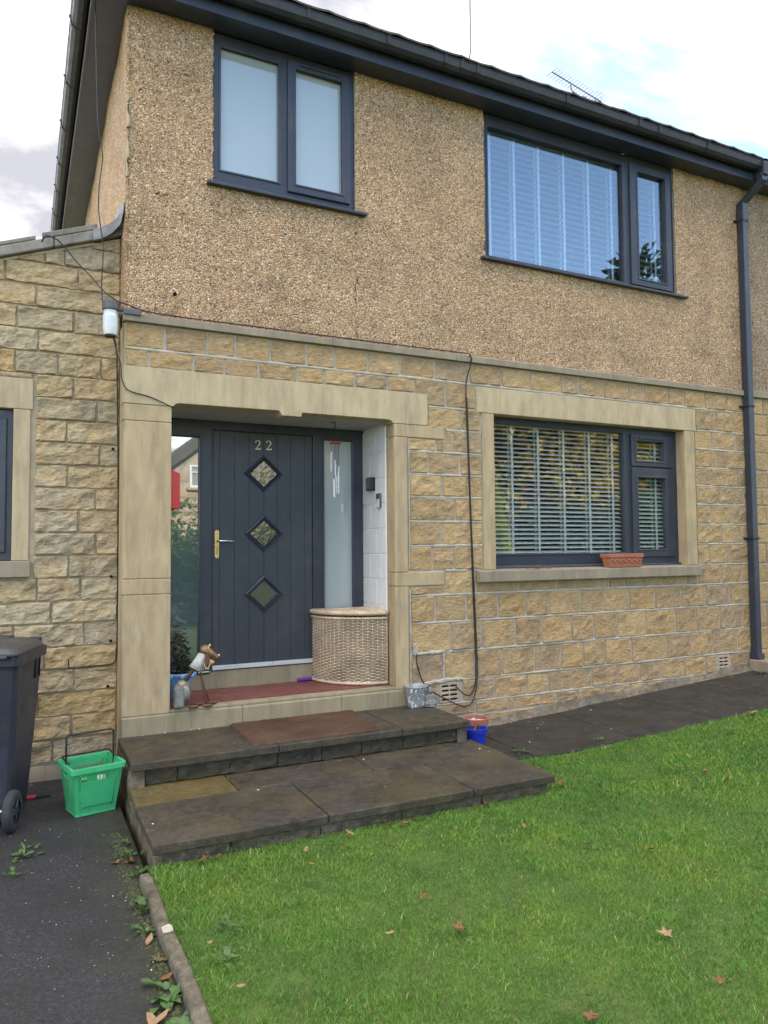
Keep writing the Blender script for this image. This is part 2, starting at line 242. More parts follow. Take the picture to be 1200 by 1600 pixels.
# ------------------------------------------------------------------ mesh helpers
class MB:
    """collects faces in world coordinates; build() links ONE object whose origin sits at the base of its own bounds"""
    def __init__(s): s.v = []; s.f = []; s.mi = []; s.cur = 0
    def add(s, vs, fs):
        o = len(s.v); s.v += [tuple(map(float, v)) for v in vs]; s.f += [tuple(i+o for i in f) for f in fs]; s.mi += [s.cur]*len(fs); return s
    def box(s, x0, x1, y0, y1, z0, z1):
        return s.add([(x0, y0, z0), (x1, y0, z0), (x1, y1, z0), (x0, y1, z0), (x0, y0, z1), (x1, y0, z1), (x1, y1, z1), (x0, y1, z1)],
                     [(0, 3, 2, 1), (4, 5, 6, 7), (0, 1, 5, 4), (1, 2, 6, 5), (2, 3, 7, 6), (3, 0, 4, 7)])
    def prism(s, poly, y0, y1):            # polygon in XZ (counter-clockwise seen from -Y) extruded along Y
        n = len(poly); s.add([(x, y0, z) for x, z in poly]+[(x, y1, z) for x, z in poly],
              [tuple(range(n)), tuple(range(2*n-1, n-1, -1))]+[(i, i+n, (i+1) % n+n, (i+1) % n) for i in range(n)]); return s
    def prismx(s, poly, x0, x1):           # polygon in YZ extruded along X
        n = len(poly); s.add([(x0, y, z) for y, z in poly]+[(x1, y, z) for y, z in poly],
              [tuple(range(n)), tuple(range(2*n-1, n-1, -1))]+[(i, i+n, (i+1) % n+n, (i+1) % n) for i in range(n)]); return s
    def prismz(s, poly, z0, z1, top=None):
        n = len(poly); top = top or poly
        s.add([(x, y, z0) for x, y in poly]+[(x, y, z1) for x, y in top],
              [tuple(range(n-1, -1, -1)), tuple(range(n, 2*n))]+[(i, (i+1) % n, (i+1) % n+n, i+n) for i in range(n)]); return s
    def tube(s, pts, r, n=8, caps=True):
        pts = [Vector(p) for p in pts]; rr = r if isinstance(r, (list, tuple)) else [r]*len(pts)
        vs = []; fs = []; prev = None
        for i, p in enumerate(pts):
            d = (pts[min(i+1, len(pts)-1)]-pts[max(i-1, 0)]).normalized()
            if prev is None: a = d.orthogonal().normalized()
            else:
                a = prev-d*prev.dot(d); a = a.normalized() if a.length > 1e-6 else d.orthogonal().normalized()
            prev = a; b = d.cross(a)
            vs += [p+(a*math.cos(2*math.pi*k/n)+b*math.sin(2*math.pi*k/n))*rr[i] for k in range(n)]
        for i in range(len(pts)-1):
            fs += [(i*n+k, i*n+(k+1) % n, (i+1)*n+(k+1) % n, (i+1)*n+k) for k in range(n)]
        if caps: fs += [tuple(range(n-1, -1, -1)), tuple(range((len(pts)-1)*n, len(pts)*n))]
        return s.add(vs, fs)
    def lathe(s, prof, c, n=24, a0=0.0, a1=2*math.pi, M=None):
        full = abs(a1-a0-2*math.pi) < 1e-6; m = n if full else n+1; vs = []; fs = []
        for r, z in prof:
            for k in range(m):
                a = a0+(a1-a0)*k/n; p = Vector((r*math.cos(a), r*math.sin(a), z)); p = (M @ p) if M else p; vs.append(p+Vector(c))
        for i in range(len(prof)-1):
            for k in range(n): fs.append((i*m+k, i*m+(k+1) % m, (i+1)*m+(k+1) % m, (i+1)*m+k))
        return s.add(vs, fs)
    def ball(s, c, rx, ry, rz, n=12, m=8, M=None):
        vs = []; fs = []
        for i in range(m+1):
            t = math.pi*i/m
            for k in range(n):
                a = 2*math.pi*k/n; p = Vector((rx*math.sin(t)*math.cos(a), ry*math.sin(t)*math.sin(a), rz*math.cos(t)))
                if M: p = M @ p
                vs.append(p+Vector(c))
        for i in range(m): fs += [(i*n+k, (i+1)*n+k, (i+1)*n+(k+1) % n, i*n+(k+1) % n) for k in range(n)]
        return s.add(vs, fs)
    def plate(s, x0, x1, z0, z1, y0, y1, holes):
        xs = sorted({x0, x1, *[v for h in holes for v in h[:2]]}); zs = sorted({z0, z1, *[v for h in holes for v in h[2:4]]})
        solid = lambda i, j: 0 <= i < len(xs)-1 and 0 <= j < len(zs)-1 and not any(h[0] < (xs[i]+xs[i+1])/2 < h[1] and h[2] < (zs[j]+zs[j+1])/2 < h[3] for h in holes)
        idx = {}
        o = len(s.v)
        def V(i, j, k):
            key = (i, j, k)
            if key not in idx: idx[key] = len(s.v); s.v.append((xs[i], y0 if k == 0 else y1, zs[j]))
            return idx[key]
        def F(*q): s.f.append(q); s.mi.append(s.cur)
        for i in range(len(xs)-1):
            for j in range(len(zs)-1):
                if not solid(i, j): continue
                F(V(i, j, 0), V(i+1, j, 0), V(i+1, j+1, 0), V(i, j+1, 0)); F(V(i, j, 1), V(i, j+1, 1), V(i+1, j+1, 1), V(i+1, j, 1))
                if not solid(i-1, j): F(V(i, j, 0), V(i, j+1, 0), V(i, j+1, 1), V(i, j, 1))
                if not solid(i+1, j): F(V(i+1, j, 0), V(i+1, j, 1), V(i+1, j+1, 1), V(i+1, j+1, 0))
                if not solid(i, j-1): F(V(i, j, 0), V(i, j, 1), V(i+1, j, 1), V(i+1, j, 0))
                if not solid(i, j+1): F(V(i, j+1, 0), V(i+1, j+1, 0), V(i+1, j+1, 1), V(i, j+1, 1))
        return s
    def xf(s, M):
        s.v = [tuple(M @ Vector(v)) for v in s.v]; return s
    def mesh(s, name, mat, smooth=False, org=None):
        me = bpy.data.meshes.new(name); v = np.array(s.v)
        if org is None: org = np.array([(v[:, 0].min()+v[:, 0].max())/2, (v[:, 1].min()+v[:, 1].max())/2, v[:, 2].min()])
        me.from_pydata((v-org).tolist(), [], s.f)
        for m_ in (mat if isinstance(mat, (list, tuple)) else [mat]): me.materials.append(MAT[m_])
        if max(s.mi, default=0): me.polygons.foreach_set('material_index', s.mi)
        if smooth: me.polygons.foreach_set('use_smooth', [True]*len(me.polygons))
        me.update(); return me, org
    def build(s, name, mat, parent=None, bevel=0.0, smooth=False, fix=False, seg=2):
        me, org = s.mesh(name, mat, smooth)
        if fix:
            bm = bmesh.new(); bm.from_mesh(me); bmesh.ops.recalc_face_normals(bm, faces=bm.faces); bm.to_mesh(me); bm.free()
        return put(name, me, org, parent, bevel, seg)
def worg(o):
    p = Vector((0, 0, 0))
    while o: p += o.location; o = o.parent
    return p
def put(name, me, org, parent=None, bevel=0.0, seg=2):
    o = bpy.data.objects.new(name, me); C.objects.link(o); o.parent = parent
    o.location = Vector(org)-(worg(parent) if parent else Vector((0, 0, 0)))
    if bevel:
        b = o.modifiers.new('bevel', 'BEVEL'); b.width = bevel; b.segments = seg; b.limit_method = 'ANGLE'; b.angle_limit = R(35); b.harden_normals = False
    return o
def tag(o, label=None, cat=None, group=None, kind=None):
    if label: o['label'] = label
    if cat: o['category'] = cat
    if group: o['group'] = group
    if kind: o['kind'] = kind
    return o
def thing(name, label, cat, loc, group=None):
    o = bpy.data.objects.new(name, None); C.objects.link(o); o.location = loc; o.empty_display_size = 0.1; return tag(o, label, cat, group)
def copy_tree(o, parent=None):
    c = o.copy(); C.objects.link(c); c.parent = parent
    for ch in list(o.children): copy_tree(ch, c)
    return c
def BX(name, x0, x1, y0, y1, z0, z1, mat, parent=None, bevel=0.004): return MB().box(x0, x1, y0, y1, z0, z1).build(name, mat, parent, bevel)
def hash2(x, y, s=0):
    v = np.sin(x*127.1+y*311.7+s*74.7)*43758.5453; return v-np.floor(v)
def vnoise(x, y, s=0):
    xi, yi = np.floor(x), np.floor(y); u, w = x-xi, y-yi; u = u*u*(3-2*u); w = w*w*(3-2*w)
    return (hash2(xi, yi, s)*(1-u)+hash2(xi+1, yi, s)*u)*(1-w)+(hash2(xi, yi+1, s)*(1-u)+hash2(xi+1, yi+1, s)*u)*w
def fbm(x, y, s=0, o=4):
    t = 0; a = 0.5
    for i in range(o): t = t+a*vnoise(x, y, s+i); x = x*2.03; y = y*2.03; a *= 0.5
    return t
# rock-faced block seen from -Y: face verts pushed out by noise, edges pulled back
def block_mesh(name, w, hgt, depth, proud, seed, mat, nx=None, nz=4, rock=0.010, margin=0.007, smooth=True):
    nx = nx or max(4, int(w/0.05)); e = min(margin, w*0.2, hgt*0.2)
    xs = np.concatenate([[0, e], np.linspace(e, w-e, nx-1)[1:-1], [w-e, w]]); zs = np.concatenate([[0, e], np.linspace(e, hgt-e, nz)[1:-1], [hgt-e, hgt]])
    Xg, Zg = np.meshgrid(xs, zs); n_x, n_z = len(xs), len(zs)
    n = fbm(Xg*14+seed*3.7, Zg*16+seed*1.3, seed % 17, 3)-0.45
    n2 = np.abs(fbm(Xg*6+seed*5.1, Zg*9+seed*2.2, (seed+5) % 19, 3)-0.47)
    Y = -(proud+rock*(1.7*n-1.4*n2))
    Y = np.minimum(Y, -0.0045)
    edge = np.zeros_like(Y); edge[0] = edge[-1] = 1; edge[:, 0] = edge[:, -1] = 1
    Y = np.where(edge > 0, -proud*0.45, Y)
    jit = 0.0042
    Xj = Xg+np.where((Xg > 0) & (Xg < w), 0, 1)*(hash2(Zg*91, Xg*17, seed)-0.5)*2*jit
    Zj = Zg+np.where((Zg > 0) & (Zg < hgt), 0, 1)*(hash2(Xg*83, Zg*29, seed+2)-0.5)*2*jit
    v = np.stack([Xj, Y, Zj], -1).reshape(-1, 3).tolist()
    f = [(j*n_x+i, j*n_x+i+1, (j+1)*n_x+i+1, (j+1)*n_x+i) for j in range(n_z-1) for i in range(n_x-1)]
    ring = [i for i in range(n_x)]+[j*n_x+n_x-1 for j in range(1, n_z)]+[(n_z-1)*n_x+i for i in range(n_x-2, -1, -1)]+[j*n_x for j in range(n_z-2, 0, -1)]
    o = len(v); v += [[v[k][0], depth, v[k][2]] for k in ring]; m = len(ring)
    f += [(ring[k], o+k, o+(k+1) % m, ring[(k+1) % m]) for k in range(m)]
    me = bpy.data.meshes.new(name); me.from_pydata(v, [], f); me.materials.append(MAT[mat]); me.polygons.foreach_set('use_smooth', [smooth]*len(me.polygons)); me.update(); return me

# ================================================================== THE SETTING
def pathz(x): return 0.065*np.maximum(0, np.asarray(x, float)-3.75)
def path_edge(x): return -0.955-0.075*(np.asarray(x, float)-3.37)
def lawnz(x, y):
    x = np.asarray(x, float); y = np.asarray(y, float)
    return -0.012+pathz(x)*np.clip(1.15+0.12*(y+1), 0.5, 1.1)+0.022*(fbm(x*0.9+5, y*0.9, 3, 3)-0.45)
DRV = -0.04
def sheet(name, xs, ys, zf, mat, kind='structure', keep=None):
    Xg, Yg = np.meshgrid(xs, ys); Z = zf(Xg, Yg); nx = len(xs)
    v = np.stack([Xg, Yg, Z], -1).reshape(-1, 3); f = []
    for j in range(len(ys)-1):
        for i in range(nx-1):
            if keep is None or keep((xs[i]+xs[i+1])/2, (ys[j]+ys[j+1])/2): f.append((j*nx+i, j*nx+i+1, (j+1)*nx+i+1, (j+1)*nx+i))
    m = MB(); m.v = [tuple(q) for q in v.tolist()]; m.f = f; m.mi = [0]*len(f)
    o = m.build(name, mat, None, 0, True); return tag(o, kind=kind)
sheet('ground', np.linspace(-300, 300, 13), np.linspace(-300, 300, 13), lambda x, y: 0*x-0.16, 'lawn_soil')
sheet('driveway', np.linspace(-5.5, 0.575, 60), np.linspace(-9.5, 0.5, 90), lambda x, y: DRV+0.006*(fbm(x*3, y*3, 5, 3)-0.45), 'asphalt')
def lawn_sheet():
    xs = np.linspace(0.585, 14, 130); ts = np.linspace(0, 1, 90); Xg, Tg = np.meshgrid(xs, ts); top = np.where(Xg < 3.04, -1.63, path_edge(Xg)-.005); Yg = -9.5+(top+9.5)*Tg
    m = MB(); n = len(xs); m.v = [tuple(q) for q in np.stack([Xg, Yg, lawnz(Xg, Yg)], -1).reshape(-1, 3).tolist()]; m.f = [(j*n+i, j*n+i+1, (j+1)*n+i+1, (j+1)*n+i) for j in range(89) for i in range(n-1)]; m.mi = [0]*len(m.f)
    tag(m.build('lawn_ground', 'lawn_soil', None, 0, True), kind='structure')
lawn_sheet()
sheet('road', np.linspace(-60, 60, 5), np.linspace(-17, -11.5, 3), lambda x, y: 0*x-0.10, 'asphalt')
sheet('pavement', np.linspace(-60, 60, 5), np.linspace(-11.5, -9.5, 3), lambda x, y: 0*x-0.03, 'kerb')
# path of dark slabs along the house wall
pth = sheet('path', np.linspace(2.4, 14, 40), np.linspace(-0.97, 0.02, 6), lambda x, y: pathz(x)-0.035, 'rough_concrete')
px = [2.45, 3.45, 4.38, 5.30, 6.22, 7.1, 8.0, 8.9, 9.8]
for i in range(len(px)-1):
    a, b = px[i]+0.004, px[i+1]-0.004; e0, e1 = float(path_edge(a))-0.01, float(path_edge(b))-0.01
    z = lambda x: float(pathz(x))
    m = MB(); k = 4; xs = np.linspace(a, b, k)
    top = [(x, e0+(e1-e0)*(x-a)/(b-a), z(x)+0.004*random.random()) for x in xs]; bk = [(x, -0.03, z(x)+0.006) for x in xs]
    vs = top+bk+[(x, y, zz-0.05) for x, y, zz in top]+[(x, y, zz-0.05) for x, y, zz in bk]
    fs = [(i_, i_+1, k+i_+1, k+i_) for i_ in range(k-1)]+[(2*k+i_, 2*k+i_+1, i_+1, i_) for i_ in range(k-1)]+[(0, k, 3*k, 2*k), (k-1, 3*k-1, 4*k-1, 2*k-1)]
    m.add(vs, fs).build('paving_slab', 'path_slab', pth, 0.006)
# rough mortar fillet where wall and path meet
m = MB(); n = 90; xs = np.linspace(2.95, 7.12, n); vs = []
for x in xs:
    zz = float(pathz(x)); a = 0.02+0.045*float(fbm(x*4, 0.3, 2)); b = 0.02+0.05*float(fbm(x*5, 3.3, 4))
    vs += [(x, -0.02-b, zz+0.004), (x, -0.03-b*0.3, zz+a*0.6), (x, -0.004, zz+a+0.03)]
m.add(vs, [(i*3+k, i*3+3+k, i*3+4+k, i*3+1+k) for i in range(n-1) for k in range(2)]).build('mortar_fillet', 'rough_concrete', pth, smooth=True)

# ================================================================== THE HOUSE
house = thing('house', 'pebble-dashed house with stone ground floor, dark grey door numbered 22', 'house', (3.92, 0.0, 0.0))
MAIN = [(3.19,3.005,[0.646,0.922,1.231,1.442,1.72,2.016,2.26,2.555,2.86,3.191,3.548,3.894,4.213,4.573,4.794,5.103,5.424,5.639,5.968,6.198,6.5,6.834,7.076,7.2]),(3.005,2.872,[0.646,0.812,1.128,1.358,1.627,1.945,2.168,2.438,2.737,2.997]),(3.005,2.773,[2.997,3.304,3.61]),(2.773,2.577,[3.118,3.458,3.66]),(2.577,2.377,[3.29,3.366,3.67]),(2.493,2.377,[2.925,3.198,3.29]),(2.377,2.184,[2.925,3.123,3.438,3.67]),(2.184,1.99,[2.925,3.257,3.67]),(1.99,1.781,[2.925,3.38,3.67]),(1.781,1.573,[2.925,3.251,3.67]),(1.573,1.36,[2.925,3.15,3.367,3.67]),(1.36,1.153,[3.27,3.59]),(1.236,1.153,[2.925,3.27]),(1.25,1.153,[3.59,3.913,4.05,4.222,4.48,4.696,4.923,5.115,5.32,5.63,5.826,5.969,6.164,6.32]),(1.153,0.922,[2.925,3.176,3.484,3.816,4.121,4.386,4.761,5.037,5.365,5.715,6.08,6.428,6.8,7.2]),(0.922,0.667,[2.925,3.325,3.639,3.999,4.289,4.643,4.911,5.208,5.585,5.989,6.282,6.633,6.978,7.2]),(0.667,0.418,[2.925,3.245,3.562,3.851,4.21,4.512,4.778,5.047,5.386,5.855,6.193,6.516,6.896,7.2]),(0.418,0.222,[2.925,3.19,3.43,3.769,4.116,4.358,4.63,4.874,5.185,5.484,5.767,6.097,6.407,6.56,6.78,7.2]),(0.222,0.115,[2.925,3.562,3.913,4.274,4.45,4.703,5.039,5.353,5.563,5.81,6.046,6.228,6.349,6.624,7.2]),(0.115,-0.02,[2.925,3.653,3.994,4.6,5.0,5.45,5.9]),(3.005,2.773,[6.355,6.661,6.904,7.2]),(2.773,2.577,[6.33,6.579,6.965,7.2]),(2.577,2.377,[6.33,6.663,6.821,7.145,7.2]),(2.377,2.184,[6.33,6.572,6.967,7.2]),(2.184,1.99,[6.33,6.67,7.055,7.2]),(1.99,1.781,[6.33,6.545,6.873,7.2]),(1.781,1.573,[6.33,6.691,7.009,7.2]),(1.573,1.36,[6.33,6.498,6.815,7.2]),(1.36,1.153,[6.33,6.672,6.99,7.2])]
sd_ = 1
def stones(parent, courses, y, mat, joint, proud, rock, skip=(), nz=4, nxs=.05):
    global sd_
    for z1, z0, xs in courses:
        for a, b in zip(xs[:-1], xs[1:]):
            if any(s[0] < (a+b)/2 < s[1] and s[2] < (z0+z1)/2 < s[3] for s in skip) or b-a < 0.035: continue
            sd_ += 1; j = joint/2+0.001*random.random()
            me = block_mesh('stone', b-a-2*j, z1-z0-2*j, 0.05, proud*(0.8+0.5*random.random()), sd_, mat, nx=max(4, int((b-a)/nxs)), nz=nz, rock=rock, smooth=False)
            put('stone', me, (a+j, y, z0+j), parent)
stones(house, MAIN, 0.0, 'stone', 0.021, 0.011, 0.020, nz=6, nxs=.035, skip=((3.19, 3.43, .22, .42), (6.56, 6.78, .22, .42)))
# wall body behind the stones: flush grey pointing
m = MB()
m.box(2.81, 3.80, 0.0015, 0.26, -0.3, 3.2).box(3.80, 6.19, 0.0015, 0.26, -0.3, 1.30).box(3.80, 6.19, 0.0015, 0.26, 2.76, 3.2).box(6.19, 7.2, 0.0015, 0.26, -0.3, 3.2)
m.box(0.652, 2.81, 0.0015, 0.26, 2.645, 3.2).box(0.652, 0.96, 0.0015, 0.26, -0.3, 2.64)
m.build('pointing', 'mortar_grey', house)
# raised ribbon pointing along the bed joints
for z in (3.005, 2.773, 2.577, 2.377, 2.184, 1.99, 1.781, 1.573, 1.36, 1.153, .922, .667, .418, .222):
    segs = {3.005: [(0.65, 7.2)], 2.773: [(3.13, 3.60), (6.37, 7.2)], 2.577: [(3.30, 3.66), (6.34, 7.2)], 1.153: [(2.93, 7.2)], 1.36: [(3.28, 3.60), (6.34, 7.2)]}.get(z, [(2.93, 7.2)] if z < 1.1 else [(2.93, 3.66), (6.34, 7.2)])
    for a, b in segs:
        n = max(3, int((b-a)/0.06)); xs = np.linspace(a, b, n); vs = []
        for x in xs:
            w = 0.006+0.006*float(vnoise(x*9, z*7)); o = 0.004*(float(vnoise(x*3, z*5, 4))-0.5); p = 0.004+0.005*float(vnoise(x*6, z*3, 8))
            vs += [(x, 0.001, z+o-w-.003), (x, -p, z+o-w), (x, -p, z+o+w), (x, 0.001, z+o+w+.003)]
        MB().add(vs, [(i*4+k, i*4+4+k, i*4+5+k, i*4+1+k) for i in range(n-1) for k in range(3)]).build('bed_joint', 'mortar_grey', house, smooth=True)
# smooth dressed stones round the porch
def cut(name, x0, x1, z0, z1, mat='ashlar', y0=-0.014, y1=0.14, par=house, bev=0.006): return BX(name, x0, x1, y0, y1, z0, z1, mat, par, bev)
lint = [(0.634, 2.872), (0.634, 2.603), (0.985, 2.603), (1.0, 2.622), (1.03, 2.629), (1.79, 2.632), (1.813, 2.596), (1.972, 2.596), (1.976, 2.630), (2.735, 2.629), (2.765, 2.622), (2.780, 2.603), (3.116, 2.603), (3.116, 2.872)]
MB().prism(lint, -0.016, 0.14).build('door_lintel', 'ashlar_pale', house, 0.004)
for z0, z1, x0 in ((0.39, 1.238, .642), (1.240, 1.350, .636), (1.352, 2.480, .642), (2.482, 2.601, .636)): cut('pilaster_block', x0, 0.972, z0, z1)
for z0, z1, x1 in ((0.39, 1.236, 2.915), (1.238, 1.352, 3.262), (1.354, 2.491, 2.915), (2.493, 2.601, 3.283)): cut('pilaster_block', 2.79, x1, z0, z1)
# plain left return of the main wall where it stands forward of the extension
BX('wall_return', 0.640, 0.652, 0.0, 0.30, -0.2, 3.19, 'ashlar', house, 0)
# string course
for i, (a, b) in enumerate(((0.628, 2.23), (2.233, 3.40), (3.403, 5.2), (5.203, 6.55), (6.553, 7.2))):
    m = MB(); m.prismx([(-0.042, 3.192), (0.05, 3.192), (0.05, 3.262), (-0.006, 3.262), (-0.042, 3.245)], a, b); m.build('string_course', 'sill_stone', house, 0.004)
# lower window surround
MB().prism([(3.615, 2.757), (6.348, 2.757), (6.348, 2.988), (3.615, 2.988)], -0.016, 0.20).build('window_lintel', 'ashlar_pale', house, 0.005)
cut('window_jamb', 3.672, 3.80, 1.357, 2.755, y1=0.20); cut('window_jamb', 6.182, 6.325, 1.357, 2.755, y1=0.20)
MB().prismx([(-0.075, 1.252), (0.2, 1.252), (0.2, 1.372), (0.0, 1.357), (-0.075, 1.348)], 3.59, 6.315).build('window_sill', 'sill_stone', house, 0.006)
# air bricks
for x0, z0, w, hh in ((3.205, .236, .20, .172), (6.585, .236, .17, .165)):
    holes = [(x0+w*(.12+.41*i), x0+w*(.47+.41*i), z0+hh*(.10+.22*j), z0+hh*(.20+.22*j)) for i in range(2) for j in range(4)]
    ab = MB().plate(x0, x0+w, z0, z0+hh, -0.008, 0.02, holes).build('air_brick', 'vent_clay', house, 0.003)
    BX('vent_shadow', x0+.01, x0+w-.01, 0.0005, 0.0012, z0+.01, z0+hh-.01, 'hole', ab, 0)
# ---- pebble-dashed upper wall: a fine uneven skin with the window openings left out
UW = [(1.268, 2.452, 4.343, 5.60), (3.735, 6.125, 4.176, 5.60)]
def skin(name, x0, x1, z0, z1, yf, mat, parent, holes=(), step=0.022, sgn=1, axis='x'):
    xs = sorted({round(v, 4) for v in np.linspace(x0, x1, int((x1-x0)/step))} | {h[0] for h in holes} | {h[1] for h in holes}); zs = sorted({round(v, 4) for v in np.linspace(z0, z1, int((z1-z0)/step))} | {h[2] for h in holes if h[2] > z0})
    xs, zs = np.array(xs), np.array(zs); Xg, Zg = np.meshgrid(xs, zs)
    d = 0.016*(fbm(Xg*30, Zg*30, 2, 3)-0.45)+0.02*(fbm(Xg*2.2, Zg*2.2, 6, 3)-0.45)
    ex = np.minimum(np.abs(Xg-x0), np.abs(Xg-x1)); d = d-0.012*np.exp(-ex/0.02)
    jx = (hash2(Xg*57, Zg*93, 1)-0.5)*0.012; jz = (hash2(Xg*37, Zg*53, 5)-0.5)*0.012
    if axis == 'x': v = np.stack([Xg+jx, yf-d, Zg+jz], -1)
    else: v = np.stack([yf-d, Xg+jx, Zg+jz], -1)
    n = len(xs); f = []
    for j in range(len(zs)-1):
        for i in range(n-1):
            cx, cz = (xs[i]+xs[i+1])/2, (zs[j]+zs[j+1])/2
            if any(h[0] < cx < h[1] and h[2] < cz < h[3] for h in holes): continue
            q = (j*n+i, j*n+i+1, (j+1)*n+i+1, (j+1)*n+i); f.append(q if axis == 'x' else q[::-1])
    m = MB(); m.v = [tuple(q) for q in v.reshape(-1, 3).tolist()]; m.f = f; m.mi = [0]*len(f)
    return m.build(name, mat, parent, 0, True)
skin('pebbledash_front', 0.640, 7.2, 3.252, 5.56, -0.012, 'roughcast', house, UW)
skin('pebbledash_side', -0.012, 8.0, 3.3, 5.60, 0.640, 'roughcast', house, (), 0.05, axis='y')
MB().plate(0.655, 7.2, 3.2, 5.56, 0.01, 0.25, UW).build('wall_body', 'mortar_grey', house)
# bare cement patch at the knocked corner
for z0, z1, w0 in ((4.62, 4.86, .05), (4.25, 4.58, .022)):
    n = 44; zs = np.linspace(z0, z1, n); vs = []
    for i, z in enumerate(zs):
        w = w0*max(.02, 2.2*float(fbm(z*22, 2.2, 3))-.55)*(1 if 0 < i < n-1 else .2); vs += [(0.641, 0.01, z), (0.6405, -0.012, z), (0.643+w*0.6, -0.021-.004*random.random(), z), (0.645+w, -0.012, z)]
    MB().add(vs, [(i*4+k, i*4+k+1, i*4+5+k, i*4+4+k) for i in range(n-1) for k in range(3)]).build('cement_patch', 'mortar_tan', house, smooth=True, fix=True)
MB().lathe([(0.0, 0), (0.014, 0), (0.014, .01)], (0, 0, 0), 12, M=Matrix.Rotation(R(90), 3, 'X')).xf(Matrix.Translation((0.986, -0.028, 3.43))).build('drill_hole', 'hole', house)
# other walls, floors and the rooms behind the glass
m = MB(); m.box(0.66, 0.90, 0.26, 8.0, -0.3, 5.55).box(0.9, 7.2, 7.75, 8.0, -0.3, 5.55).box(0.9, 7.2, 0.26, 7.75, 0.30, 0.40).box(0.9, 7.2, 0.262, 7.75, 3.0, 3.15).box(0.9, 7.2, 0.262, 7.75, 5.5, 5.55)
m.box(7.06, 7.2, 0.262, 7.75, 0.4, 5.5).box(0.9, 7.06, 2.6, 2.7, 0.4, 5.5).box(3.0, 3.1, 0.70, 2.6, 0.4, 5.5)
m.build('inner_walls', 'room', house)
# ---- eaves
MB().box(0.42, 7.2, -0.185, 0.0, 5.545, 5.56).box(0.42, 0.64, 0.0, 8.2, 5.545, 5.56).build('soffit', 'fascia', house)
MB().box(0.405, 7.2, -0.205, -0.185, 5.535, 5.73).box(0.405, 0.42, -0.185, 8.2, 5.535, 5.73).build('fascia_board', 'fascia', house)
MB().box(0.425, 7.2, -0.184, -0.165, 5.538, 5.544).box(0.425, 0.445, -0.165, 8.2, 5.538, 5.544).build('soffit_trim', 'fascia', house)
prof = [(0.0, 5.728), (-0.002, 5.66), (-0.018, 5.628), (-0.045, 5.615), (-0.082, 5.618), (-0.108, 5.645), (-0.116, 5.70), (-0.124, 5.712), (-0.112, 5.714), (-0.106, 5.70), (-0.098, 5.65), (-0.078, 5.63), (-0.045, 5.625), (-0.022, 5.638), (-0.012, 5.67), (-0.010, 5.728)]
def gutter(parent, a, b, off, axis):
    m = MB()
    if axis == 'x': m.prismx([(off+y, z) for y, z in prof], a, b)
    else: m.add([(off+y, t, z) for t in (a, b) for y, z in prof], [tuple(range(16)), tuple(range(31, 15, -1))]+[(i, (i+1) % 16, (i+1) % 16+16, i+16) for i in range(16)])
    return m.build('gutter', 'gutter_black', parent, fix=True)
g1 = gutter(house, 0.285, 7.2, -0.206, 'x'); g2 = gutter(house, -0.205, 8.3, 0.404, 'y')
def clip(par, c, axis, w=0.028):
    m = MB(); o = [(y*1.06-.002, 5.66+(z-5.66)*1.05) for y, z in prof[1:9]]; i_ = [(y, z) for y, z in prof[1:9]][::-1]
    poly = o+i_
    if axis == 'x': m.prismx([(-0.206+y, z) for y, z in poly], c-w/2, c+w/2)
    else: m.add([(0.404+y, t, z) for t in (c-w/2, c+w/2) for y, z in poly], [tuple(range(16)), tuple(range(31, 15, -1))]+[(k, (k+1) % 16, (k+1) % 16+16, k+16) for k in range(16)])
    m.build('gutter_bracket', 'gutter_black', par, fix=True)
for x in (1.0, 1.93, 2.62, 3.16, 3.32, 3.48, 4.46, 5.36, 5.62, 6.3): clip(g1, x, 'x')
for y in (0.55, 1.35, 2.1, 2.85, 3.5, 4.15): clip(g2, y, 'y')
BX('gutter_outlet', 7.12, 7.2, -0.34, -0.20, 5.55, 5.70, 'gutter_black', g1, .01)
# ---- hipped roof, tiles along the eaves
m = MB(); T = math.tan(R(28)); rz = 5.74+4.25*T
m.add([(0.30, -0.29, 5.745), (7.2, -0.29, 5.745), (7.2, 4.0, rz), (4.55, 4.0, rz), (0.30, 8.3, 5.745), (7.2, 8.3, 5.745)], [(0, 1, 2, 3), (0, 3, 4), (4, 3, 2, 5)])
roof = m.build('roof', 'roof_tile', house)
def tile_mesh():
    m = MB(); w = 0.30; n = 7; vs = []
    for k in range(n):
        u = k/(n-1); x = u*w; hb = 0.011*math.exp(-((u-0.5)/0.16)**2)
        for s_, dz in ((0, 0), (0.36, 0)):
            vs += [(x, s_, s_*T+hb+.012), (x, s_, s_*T+hb-.004)]
    fs = [(k*4, k*4+4, k*4+6, k*4+2) for k in range(n-1)]+[(k*4+1, k*4+3, k*4+7, k*4+5) for k in range(n-1)]+[(k*4, k*4+1, k*4+5, k*4+4) for k in range(n-1)]
    return m.add(vs, fs).mesh('tile', 'roof_tile', False, np.zeros(3))[0]
tm = tile_mesh()
for i in range(22): put('tile', tm, (0.42+i*0.306, -0.315, 5.735+0.006*random.random()), roof)
